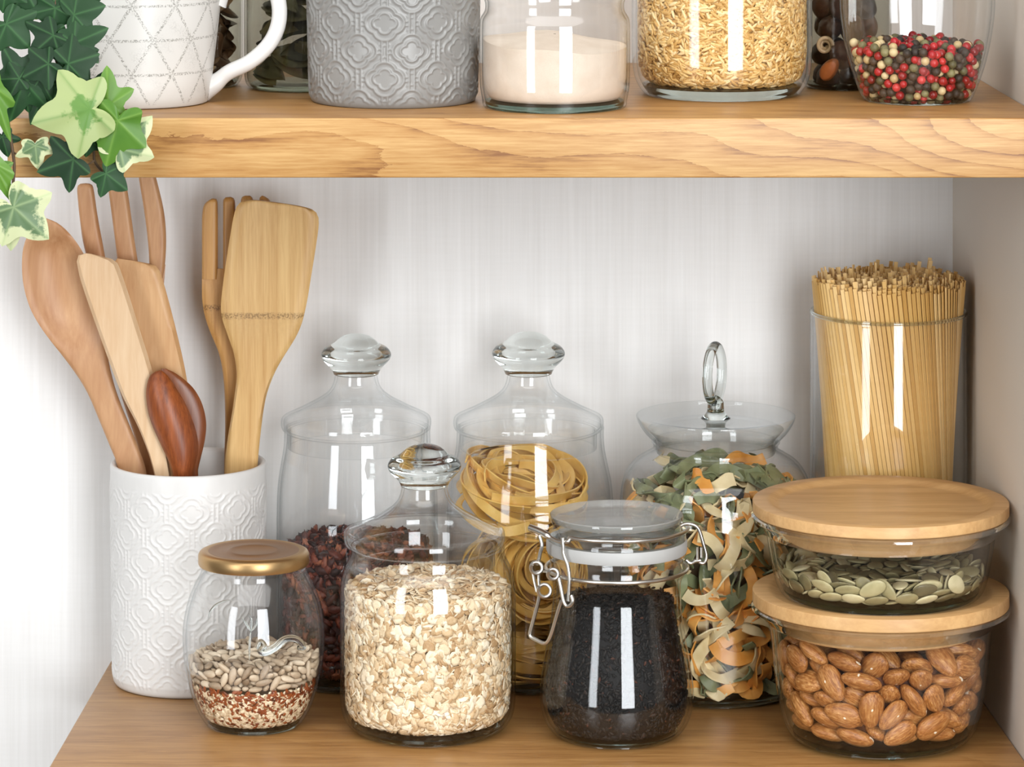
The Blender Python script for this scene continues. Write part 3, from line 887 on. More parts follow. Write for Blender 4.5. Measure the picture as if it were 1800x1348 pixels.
# ---------------------------------------------------------------- tall jar with rosehip, back row
A = Axis(628, 1190)
jar = thing('lidded_jar', A.o, 'tall knob-lidded clear jar half full of dark red chips by the utensils', 'jar')
glass_jar(jar, A, [(122, 1190), (134, 1184), (140, 1170), (142, 1120), (142, 900), (140, 850), (134, 812), (129, 785), (128, 758), (129, 752)], 4.5, 1178)
NECK = [(37, 0), (38, 12), (44, 28), (60, 42), (93, 60), (122, 74)]
knob_lid(jar, A, 626, 622, 1.0, [(131, 733), (132.5, 742), (131, 752), (124, 757)], (121, 757, 785), [(w, 655 + h) for w, h in NECK])
M_ROSE = tinted('dried_red_chips', [(.0, srgb(26, 10, 8)), (.45, srgb(84, 34, 24)), (.85, srgb(128, 62, 42)), (1, srgb(176, 110, 76))], .5, 400, .25)
rt = lambda x, y: A.h(952) + .004 * math.sin(3 * x + 1) * math.cos(2 * y)
heap('rosehip_chips', shard_mesh(3, .45), A, [(118, 1172), (130, 1160), (133, 1100), (134, 960)], rt, 1500, 420, (.0050, .0032, .0018), M_ROSE, A.o, 'dark red dried rosehip chips filling the lower half of the tall jar by the utensil holder', 'tea', tilt=.8, deep=.004, core=.005, top_tilt=1.0)

# ---------------------------------------------------------------- oats jar, front
A = Axis(752, 1281)
jar = thing('lidded_jar', A.o, 'shorter knob-lidded glass jar full of rolled oats in the front row', 'jar')
glass_jar(jar, A, [(124, 1281), (138, 1273), (149, 1258), (154, 1238), (155, 1200), (155, 1040), (153, 1018), (147, 998), (139, 984), (135, 972), (135, 960)], 5.5, 1268)
knob_lid(jar, A, 746, 817, 1.05, [(140, 931), (142.5, 941), (141, 954), (132, 961)], (125, 961, 992), [(w * 1.08, 851 + h * 1.08) for w, h in NECK])
M_OAT = tinted('rolled_oat', [(.0, srgb(180, 142, 98)), (.25, srgb(212, 182, 140)), (.6, srgb(236, 216, 182)), (1, srgb(250, 238, 214))], .6, 900, .22, .35)
ot = lambda x, y: A.h(1030) + .006 * (1 - (x * x + y * y)) + .002 * y
heap('rolled_oats', FLAKE, A, [(118, 1264), (136, 1256), (145, 1240), (148, 1200), (148, 1100), (148, 1035)], ot, 6400, 1100, (.0046, .0046, .0010), M_OAT, A.o, 'pale rolled oat flakes filling the front knob-lidded jar', 'oats', tilt=.55, deep=.005, core=.0065, top_tilt=.45)

# ---------------------------------------------------------------- tagliatelle jar, back middle
A = Axis(932, 1190)
jar = thing('lidded_jar', A.o, 'tall knob-lidded glass jar of golden pasta nests behind the oats and the clip jar', 'jar')
glass_jar(jar, A, [(124, 1190), (138, 1184), (145, 1168), (147, 1120), (147, 900), (144, 850), (136, 815), (130, 785), (129, 756), (130, 751)], 4.5, 1178)
knob_lid(jar, A, 929, 620, 1.04, [(131, 733), (132.5, 742), (131, 752), (124, 757)], (121, 757, 787), [(w, 655 + h) for w, h in NECK])

def ribbon(pts, width, thick, wdirs, sub=4, ruffle=0.0):
    """a flat strip along pts whose width lies along wdirs"""
    P = [Vector(p) for p in pts]; D = [Vector(d) for d in wdirs]
    Q, E_ = [], []
    m = len(P)
    for i in range(m - 1):
        p0, p1, p2, p3 = P[max(i - 1, 0)], P[i], P[i + 1], P[min(i + 2, m - 1)]
        for k in range(sub):
            t = k / sub
            Q.append(.5 * ((2 * p1) + (p2 - p0) * t + (2 * p0 - 5 * p1 + 4 * p2 - p3) * t * t + (3 * p1 - p0 - 3 * p2 + p3) * t ** 3))
            E_.append(D[i].lerp(D[i + 1], t))
    Q.append(P[-1]); E_.append(D[-1])
    V, Fc = [], []
    n = len(Q)
    for i in range(n):
        t = (Q[min(i + 1, n - 1)] - Q[max(i - 1, 0)]).normalized()
        w = (E_[i] - t * E_[i].dot(t)).normalized()
        nn = t.cross(w)
        hw, ht = width / 2, thick / 2
        r1 = nn * (ruffle * math.sin(i * .9)); r2 = nn * (ruffle * math.sin(i * .9 + 2))
        V += [Q[i] - w * hw - nn * ht + r1, Q[i] + w * hw - nn * ht + r2, Q[i] + w * hw + nn * ht + r2, Q[i] - w * hw + nn * ht + r1]
    for i in range(n - 1):
        for k in range(4):
            a, b = i * 4 + k, i * 4 + (k + 1) % 4
            Fc.append((a, b, b + 4, a + 4))
    Fc.append((3, 2, 1, 0)); Fc.append(tuple((n - 1) * 4 + k for k in range(4)))
    return V, Fc

def pasta_mat(name, c1, c2, rough=.42):
    t = NT(name)
    n1 = t.noise(t.coord((1, 1, 1)), 60, 3)
    n2 = t.noise(t.coord((1, 1, 1)), 900, 2)
    col = t.ramp(n1, [(.3, c1), (.7, c2)])
    return t.pbr(col, rough, t.bump(n2, .12, .0004), Subsurface_Weight=.0)
M_NEST = pasta_mat('egg_pasta', srgb(222, 172, 80), srgb(244, 206, 122))
def nest(center, normal, Rn, n_turn, seed, label):
    rr = random.Random(seed)
    nv = Vector(normal).normalized(); u = nv.orthogonal().normalized(); v = nv.cross(u)
    vf = []
    for s in range(n_turn):
        rad = Rn * (.40 + .50 * rr.random()); off = u * rr.gauss(0, .004) + v * rr.gauss(0, .004); rn2 = rr.uniform(-.22, .22)
        h = rr.uniform(-.011, .011)
        a0 = rr.random() * 6.28; span = rr.uniform(3.5, 6.0)
        k = 16
        pts, wd = [], []
        e1 = rr.uniform(-.25, .25); ph = rr.random() * 6.28
        tilt = rr.uniform(-1.2, 1.2)
        for i in range(k):
            a = a0 + span * i / (k - 1)
            q = rad * (1 + e1 * math.sin(2 * a + ph))
            hh = h + .005 * math.sin(a * 1.5 + ph) + rn2 * q * math.sin(a + ph)
            pts.append(off + u * math.cos(a) * q + v * math.sin(a) * q + nv * hh)
            rdir = u * math.cos(a) + v * math.sin(a)
            wd.append(nv * math.cos(tilt + .3 * math.sin(a + ph)) + rdir * math.sin(tilt + .3 * math.sin(a + ph)))
        vf.append(ribbon(pts, .0070, .0011, wd, 3))
    me = mesh('pasta_nest', *join(*vf), True, 50)
    for v_ in me.vertices: v_.co += Vector(center)
    clamp_in(me, A.p([(126, 1176), (138, 1166), (140, 1120), (140, 900), (137, 850), (128, 815), (122, 785)]), .0003)
    for v_ in me.vertices: v_.co.z = min(v_.co.z, A.h(797)); v_.co -= Vector(center)
    o = link('pasta_nest', me, M_NEST)
    o.location = A.o + Vector(center)
    return tag(o, label, 'pasta', 'pasta nests in the tall jar')
def c_at(px, py, front): return A.l(px, py, front)
nest(c_at(914, 858, 5), (.2, -.34, .92), .047, 34, 1, 'loose golden pasta nest at the very top of the tall knob-lidded jar')
nest(c_at(950, 1002, 46), (.2, -.97, .1), .036, 36, 2, 'coiled golden pasta nest turned face on beside the clip jar')
nest(c_at(905, 1002, -52), (-.1, .97, .1), .036, 24, 3, 'golden pasta nest behind the oats jar in the middle of the tall jar')
nest(c_at(934, 1143, 2), (.03, -.06, .99), .047, 36, 4, 'golden pasta nest resting on the bottom of the tall knob-lidded jar')

# ---------------------------------------------------------------- clip-top jar of black tea
A = Axis(1084, 1291)
jar = thing('clip_top_jar', A.o, 'clip-top glass jar with a wire bail and a white seal, full of black tea', 'jar')
BP = [(100, 1291), (110, 1287), (124, 1272), (132.5, 1250), (136, 1222), (134, 1192), (127, 1150), (119, 1108), (113.5, 1066), (112, 1040), (113, 1018), (119, 1008), (121, 1000), (117, 992), (117, 980), (122, 974), (122, 968)]
glass_jar(jar, A, BP, 5.5, 1282)
link('rubber_seal', lathe(A.p([(112, 968), (122.5, 968), (124, 964), (124, 950), (122.5, 946), (112, 946)]), 112), M_GASKET, jar)
lid_o = A.p([(0, 916), (80, 916), (104, 917), (112, 914), (115, 908), (117, 903), (117.5, 908), (116, 916), (112.5, 922), (113.5, 930), (120, 936), (122, 941), (122, 945.5), (108, 945.5), (108, 960), (102, 960), (102, 932), (0, 930)])
lid = link('lid', lathe(lid_o, 112), thin_glass('lid_glass', (.975, .98, .975), (.60, .62, .60), 3.0, 1.3), jar)
M_FROST = NT('misted_glass'); M_FROST = M_FROST.done(M_FROST.n('MixShader', {0: .35, 1: M_FROST.n('BsdfTransparent', {'Color': (.95, .95, .95, 1)}).outputs[0], 2: M_FROST.n('BsdfPrincipled', {'Base Color': (.55, .55, .53, 1), 'Roughness': .18}).outputs[0]}).outputs[0])
link('lid_top', lathe(A.p([(0, 914), (100, 914.5), (109, 911), (113, 904), (115, 902), (116, 904), (112, 914), (100, 917), (0, 917)]), 112), M_FROST, lid)
ring = lambda y, hw, r_: tube([(hw * A.m * math.cos(a), hw * A.m * math.sin(a), A.h(y)) for a in np.linspace(0, 2 * PI, 72, endpoint=False)], r_ * A.m, 10, 1, cyc=True)
link('neck_wire', mesh('neck_wire', *ring(997, 124.5, 3.6)), M_METAL, jar)
fr = lambda x: np.interp(x, [920, 931, 960, 985, 1015, 1040], [38, 46, 66, 88, 106, 118])
wl = lambda pts, d=0: [A.l(x, y, float(fr(x)) + d) for x, y in pts]
# lid wire: flattened end, then round the lid
w1 = wl([(931, 927), (944, 932), (957, 938), (970, 946), (984, 952), (1000, 951)])
arc = [(126 * A.m * math.cos(a), 126 * A.m * math.sin(a), A.h(925)) for a in np.linspace(-PI * .5 - .74, -PI * .5 + 1.5, 16)]
bail = tube(w1 + arc, lambda t: A.m * (3.4 + (2.6 if t < .12 else 0)), 10, 4)
root_b = link('wire_bail', mesh('wire_bail', *bail), M_METAL, jar)
def coil(cx, cy, r_, turns=1.6, d=0.0):
    return [A.l(cx + r_ * math.cos(a), cy + r_ * math.sin(a), float(fr(cx)) + d + 3 * a) for a in np.linspace(0, 2 * PI * turns, 22)]
cl = join(
    tube(wl([(948, 941), (952.6, 957), (950, 970), (947, 984), (944, 992)], 4), 3.3 * A.m, 10, 4),
    tube(coil(943, 998, 10), 3.2 * A.m, 10, 2),
    tube(wl([(943, 1006), (955, 1004), (964, 1006)], -8), 2.6 * A.m, 8, 3),
    tube(coil(972, 1009, 9), 3.2 * A.m, 10, 2),
    tube(wl([(937, 1008), (940, 1024), (944, 1040)], 0), 2.8 * A.m, 8, 4),
    tube(wl([(947, 1007), (947, 1018), (948, 1030)], 6), 2.8 * A.m, 8, 4),
    tube(coil(957, 1038, 11), 3.2 * A.m, 10, 2))
link('hinge_coils', mesh('hinge_coils', *cl), M_METAL, jar)
lk = tube(wl([(989, 945), (990, 958), (991, 974), (998, 993), (1001, 1015), (1000, 1040), (999, 1056)], 4), 3.3 * A.m, 10, 4)
hk = tube(wl([(981, 1012), (985, 1028), (988, 1044), (990.5, 1056), (996, 1065), (1003, 1064), (1007, 1056), (1004, 1046)], 8), 3.5 * A.m, 10, 4)
link('bail_link', mesh('bail_link', *join(lk, hk)), M_METAL, jar)
lv = tube(wl([(949, 1044), (944, 1066), (937, 1092), (932, 1110), (933, 1119), (945, 1126), (957, 1131), (964, 1126), (970, 1112), (978, 1085), (987, 1056)], 10), 3.5 * A.m, 10, 4)
link('closing_lever', mesh('closing_lever', *lv), M_METAL, jar)
h1 = [A.l(x, y, -6) for x, y in ((1196, 924), (1204, 921), (1214, 921), (1224, 925), (1230, 934), (1236, 954), (1241.5, 974), (1241, 984), (1236, 990), (1229, 988))]
h2 = [[A.l(x, y, 4) for x, y in q] for q in (((1226, 962), (1226, 984)), ((1233, 962), (1233, 980)))]
link('wire_hinge', mesh('wire_hinge', *join(tube(h1, 3.2 * A.m, 10, 4), *[tube(q, 2.6 * A.m, 8, 1) for q in h2], tube([A.l(1206, 984, 0), A.l(1214, 990, 0), A.l(1222, 986, 0), A.l(1232, 985, 0)], 3.4 * A.m, 10, 3))), M_METAL, jar)
M_TEA = tinted('black_tea_leaf', [(0, (.003, .0026, .0026)), (.6, (.008, .007, .006)), (.965, (.022, .017, .014)), (1, (.08, .025, .012))], .6, 700, .2, .4, Specular_IOR_Level=.25)
tt = lambda x, y: A.h(1050) + .002 * x
heap('black_tea', shard_mesh(8, .4), A, [(92, 1279), (110, 1272), (122, 1250), (127, 1222), (125, 1192), (118, 1150), (110, 1108), (104, 1070), (102, 1052)], tt, 3000, 500, (.0022, .0011, .0008), M_TEA, A.o, 'fine black tea leaves filling the clip-top jar', 'tea', tilt=.5, deep=.0015, core=.002)

# ---------------------------------------------------------------- wide jar of mixed ribbon pasta
A = Axis(1258, 1210)
jar = thing('ring_lid_jar', A.o, 'wide ring-lidded glass jar of green, orange and cream ribbon pasta', 'jar')
glass_jar(jar, A, [(140, 1210), (156, 1202), (165, 1186), (168, 1150), (169, 900), (168, 868), (163, 838), (147, 812), (122, 797), (110, 790), (109, 782), (113, 776)], 4.5, 1198)
lp = A.p([(0, 735), (60, 735), (100, 734), (126, 731), (136, 729), (139.5, 729), (140, 732), (137, 741), (128, 756), (117, 768), (111, 774), (106, 776), (105, 795), (101, 795), (101, 774), (112, 762), (122, 750), (60, 741), (0, 741)])
lid = link('dish_lid', lathe(chaikin(lp, 1), 112), thin_glass('dish_lid_glass', (.99, .993, .99), (.40, .44, .43), 4.0, 1.3), jar)
ang = R(68)
rp = []
for a in np.linspace(0, 2 * PI, 48, endpoint=False):
    u_, w_ = 39 * A.m * math.cos(a), 48 * A.m * math.sin(a)
    rp.append((u_ * math.cos(ang) - 2 * A.m, u_ * math.sin(ang), A.h(657) + w_))
V, Fc = tube(rp, 9.0 * A.m, 14, 1, cyc=True)
hd = link('ring_handle', mesh('ring_handle', V, Fc), G_SOLID, lid)
link('handle_stem', lathe(A.p([(0, 700), (11, 701), (14, 706), (15, 722), (20, 730), (26, 734.5), (0, 734.5)]), 40), G_SOLID, hd)

PAL = [('green', pasta_mat('spinach_pasta', srgb(96, 106, 72), srgb(146, 152, 112), .5), 'grey-green'),
       ('orange', pasta_mat('tomato_pasta', srgb(222, 146, 58), srgb(246, 184, 100), .45), 'orange'),
       ('cream', pasta_mat('plain_pasta', srgb(216, 194, 142), srgb(242, 226, 184), .5), 'cream')]
def curl(seed, th0, z0, kind):
    rr = random.Random(seed)
    k = 13
    head = rr.uniform(0, 6.28)
    curv = rr.choice((-1, 1)) * rr.uniform(5, 60)
    rad = rr.uniform(.68, .94) * 163 * A.m
    s = rr.uniform(.055, .085) / (k - 1)
    th, z = th0, z0
    pts, wd = [], []
    tw = rr.uniform(-.5, .5); twr = rr.uniform(-.42, .42)
    wob = rr.random() * 6.28; rate = rr.uniform(.5, 1.3)
    zlo, zhi = A.h(1186), A.h(852)
    for i in range(k):
        rloc = min(rad + .008 * math.sin(wob + i * rate), 158 * A.m)
        if z > A.h(870): rloc = min(rloc, (140 if z < A.h(845) else 118) * A.m)
        p = Vector((rloc * math.cos(th), rloc * math.sin(th), z))
        pts.append(p)
        er = Vector((math.cos(th), math.sin(th), 0)); et = Vector((-math.sin(th), math.cos(th), 0)); ez = Vector((0, 0, 1))
        side = et * -math.sin(head) + ez * math.cos(head)
        a = tw + twr * i
        wd.append(side * math.cos(a) + er * math.sin(a))
        head += curv * s * (1 + .6 * math.sin(i * .8 + wob))
        th += s * math.cos(head) / rloc
        z += s * math.sin(head)
        if z < zlo: z = zlo; head = -head
        if z > zhi: z = zhi; head = -head
    return ribbon(pts, rr.uniform(.0076, .0092), .0012, wd, 3, .0002)
nr_ = 0
for i in range(170):
    t = i / 170
    th0 = -PI / 2 + (random.random() - .5) * 3.7 if i < 140 else random.random() * 6.28
    z0 = A.h(1180) + (A.h(856) - A.h(1180)) * random.random() ** .9
    up = (z0 - A.h(1190)) / (A.h(824) - A.h(1190))
    kind = random.choices((0, 1, 2), weights=(1.6 if up > .82 else 1.0, .5 if up > .82 else 1.0, .35 if up > .82 else .75))[0]
    me = mesh('ribbon_pasta', *curl(500 + i, th0, z0, kind), True, 50)
    clamp_in(me, A.p([(150, 1196), (158, 1184), (162, 1150), (163, 900), (161, 868), (156, 842), (140, 818)]), .0003)
    o = link('ribbon_pasta', me, PAL[kind][1]); o.location = A.o
    tag(o, ['grey-green spinach pasta ribbon curled in the wide ring-lid jar', 'orange pasta ribbon curled in the wide ring-lid jar', 'cream plain pasta ribbon curled in the wide ring-lid jar'][kind], 'pasta', PAL[kind][0] + ' ribbons in the wide jar')
for i in range(44):      # ribbons heaped up to the mouth of the jar
    rr = random.Random(900 + i)
    a = -PI / 2 + rr.uniform(-2.2, 2.2); q = rr.uniform(.15, .95) * 98 * A.m
    z = A.h(850 - 34 * rr.random())
    hd = rr.random() * 6.28; cv = rr.uniform(-60, 60); s_ = rr.uniform(.035, .055) / 9
    p = Vector((q * math.cos(a), q * math.sin(a), z)); pts, wd = [], []
    ph = rr.random() * 6.28; tw = rr.uniform(-1.3, 1.3)
    for k in range(10):
        pts.append(p.copy())
        fwd = Vector((math.cos(hd), math.sin(hd), .5 * math.sin(ph + k * .9)))
        side = Vector((-math.sin(hd), math.cos(hd), 0))
        wd.append(side * math.cos(tw + k * .12) + Vector((0, 0, 1)) * math.sin(tw + k * .12))
        p += fwd * s_; hd += cv * s_
    me = mesh('ribbon_pasta', *ribbon(pts, .0084, .0012, wd, 3, .0005), True, 50)
    clamp_in(me, A.p([(150, 1196), (163, 1150), (163, 900), (160, 868), (150, 845), (128, 824), (102, 806), (98, 800)]), .0003)
    kind = rr.choices((0, 1, 2), weights=(5, .8, .8))[0]
    o = link('ribbon_pasta', me, PAL[kind][1]); o.location = A.o
    tag(o, ['grey-green spinach pasta ribbon heaped under the dish lid', 'orange pasta ribbon heaped under the dish lid', 'cream plain pasta ribbon heaped under the dish lid'][kind], 'pasta', PAL[kind][0] + ' ribbons at the top of the wide jar')
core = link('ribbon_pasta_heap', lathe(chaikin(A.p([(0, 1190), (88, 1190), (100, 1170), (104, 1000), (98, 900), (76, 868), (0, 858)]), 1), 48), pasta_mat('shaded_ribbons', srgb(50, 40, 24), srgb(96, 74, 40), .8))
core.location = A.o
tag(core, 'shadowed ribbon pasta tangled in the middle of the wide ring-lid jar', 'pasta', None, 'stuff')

# ---------------------------------------------------------------- open glass of linguine
z_ = 2.920
A = Axis(1562, F * HC / z_ + YH)
jar = thing('glass_cylinder', A.o, 'open straight glass cylinder holding a sheaf of long pasta in the corner', 'glass')
yb = A.cy
glass_jar(jar, A, [(128, yb), (134, yb - 4), (137.5, yb - 12), (138, yb - 30), (138, 900), (138, 560), (138.5, 551), (137.5, 547)], 5, yb - 10)
link('rim', lathe([(135.5 * A.m + 3.2 * A.m * math.cos(a), A.h(548) + 3.2 * A.m * math.sin(a)) for a in np.linspace(0, 2 * PI, 14, endpoint=False)], 112, True), G_SOLID, jar)
M_LING = seed_mat('durum_pasta', [(0, srgb(206, 160, 88)), (.5, srgb(226, 184, 112)), (1, srgb(240, 204, 140))], .42, 40, .15, .0)
st_v, st_f = boxvf(-.00120, .00120, -.0005, .0005, 0, 1)
st_v = [(x * (1.0 if z == 0 else 1.15), y, z) for x, y, z in st_v]
st_me = mesh('linguine', st_v, st_f, False); st_me.materials.append(M_LING)
rr = random.Random(21)
vf = []
made = 0
bot_s = .85
for ring_i in range(24):
    rt_ = (128.0 - ring_i * 5.8) * A.m           # radius at the glass rim
    if rt_ < 3 * A.m: break
    cnt = max(5, int(2 * PI * rt_ / .0033))
    phi = .80 + .05 * min(ring_i, 5)
    off = rr.random()
    for k in range(cnt):
        th = (k + off) * 2 * PI / cnt + rr.uniform(-.0015, .0015)
        dn = Vector((bot_s * rt_ * math.cos(th + phi), bot_s * rt_ * math.sin(th + phi), A.h(yb - 15)))
        ri = Vector((rt_ * math.cos(th), rt_ * math.sin(th), A.h(549)))
        d = (ri - dn).normalized()
        ztop = A.h(494) + rr.gauss(0, .0018) + (ring_i > 0) * rr.random() * .003 + (rr.random() < .10) * rr.uniform(.002, .007) * (ring_i > 1)
        L = (ztop - dn.z) / d.z
        rot = Vector((0, 0, 1)).rotation_difference(d).to_matrix().to_4x4()
        spin = Matrix.Rotation(th + phi / 2 + PI / 2 + rr.gauss(0, .02), 4, 'Z')
        Mx = Matrix.Translation(dn) @ rot @ spin @ Matrix.Diagonal((1, 1, L, 1))
        if made < 300:
            made += 1
            o = link('linguine', st_me, None)
            o.matrix_world = Matrix.Translation(A.o) @ Mx
            tag(o, 'long straight pasta strand standing in the open glass cylinder', 'pasta', 'strands in the glass cylinder')
        else:
            vf.append(([Mx @ Vector(p) for p in st_v], st_f))
o = link('linguine_sheaf', mesh('linguine_sheaf', *join(*vf), False), M_LING); o.location = A.o
tag(o, 'tight inner sheaf of long pasta strands in the open glass cylinder', 'pasta', None, 'stuff')
# ---------------------------------------------------------------- bamboo-lidded containers, stacked
def container(A, body, lid_top, lid_bot, flange, plug_bot, hw, label, base_top, feet=None):
    root = thing('food_container', A.o, label, 'container')
    o = chaikin(A.p(body), 1)
    wall = shell(o, 7 * A.m)
    link('glass_bowl', lathe(wall, 128, True), G_JAR, root)
    yb = body[0][1]
    ys = [p[1] for p in body][::-1]; hs = [p[0] for p in body][::-1]
    hw_at = lambda y: float(np.interp(y, ys, hs))
    yl = np.linspace(yb - 1, base_top, 6)
    pr = [(0, yb - .3), (body[0][0] - 6, yb - .3)] + [(hw_at(y) - 7.6, y) for y in yl] + [(hw_at(base_top) - 18, base_top - 3), (0, base_top - 1)]
    link('thick_base', lathe(A.p(pr), 112), G_DEEP, root)
    f0, f1 = flange
    fl = [(hw - 16, f0), (hw - 2, f0), (hw + 2, f0 + 3), (hw + 2, f0 + 7), (hw - 3, f1), (hw - 12, f1 + 6), (body[-1][0] + 1, body[-1][1] + 1), (body[-1][0] - 8, body[-1][1])]
    link('glass_rim', lathe(A.p(fl), 128, True), G_FLANGE, root)
    t, b = lid_top, lid_bot
    lp = [(0, t + 8), (176, t + 8), (184, t + 7), (191, t + 3), (196, t + .8), (200, t), (hw - 3, t), (hw - .6, t + .8), (hw, t + 2.6), (hw, b - 2), (hw - 1, b - .5), (hw - 3, b), (180, b), (178, b + 4), (177, plug_bot - 2), (175, plug_bot), (0, plug_bot)]
    lid = link('bamboo_lid', lathe(A.p(lp), 144, angle=28), M_LIDB, root)
    if feet:
        for a in feet:
            V, Fc = ellipsoid(10, 6)
            T = fix_quads(V, Fc)[1]
            r_ = (body[0][0] - 14) * A.m
            V = [(x * 7 * A.m + r_ * math.cos(a), y * 7 * A.m + r_ * math.sin(a), z * 3.2 * A.m + 3.2 * A.m) for x, y, z in V]
            link('foot', mesh('foot', V, T), G_GREEN, root)
    return root

A = Axis(1548, 1300)
B_LOW = [(148, 1295), (160, 1287), (170, 1270), (178, 1240), (185, 1200), (190, 1155), (194, 1110), (197, 1092)]
container(A, B_LOW, 1036, 1060, (1061, 1072), 1103, 225, 'deep bamboo-lidded glass container full of almonds, under the pumpkin seed one', 1283, (-PI / 2 + .06, -PI / 2 - 1.0, -PI / 2 + 1.1, PI / 2))
M_ALM = NT('almond_skin')
def _alm(t):
    r = t.n('ObjectInfo').outputs['Random']
    v = t.coord((120, 900, 900))
    n1 = t.noise(v, 1.0, 4, .6, .5)
    n2 = t.noise(t.coord((1, 1, 1)), 160, 3)
    n3 = t.noise(t.coord((1, 1, 1)), 130, 2)
    f = t.math('ADD', t.math('MULTIPLY', n1, .7), t.math('MULTIPLY', n2, .3))
    col = t.ramp(f, [(.32, srgb(104, 58, 24)), (.48, srgb(172, 110, 52)), (.66, srgb(224, 172, 108))])
    col = t.mix(t.math('MULTIPLY', r, .42), col, (*srgb(146, 88, 42), 1))
    chip = t.math('MULTIPLY', t.math('GREATER_THAN', n3, .715), t.math('GREATER_THAN', r, .45))
    col = t.mix(chip, col, (*srgb(244, 232, 210), 1))
    return t.pbr(col, .4, t.bump(f, .5, .0008))
M_ALM = _alm(M_ALM)
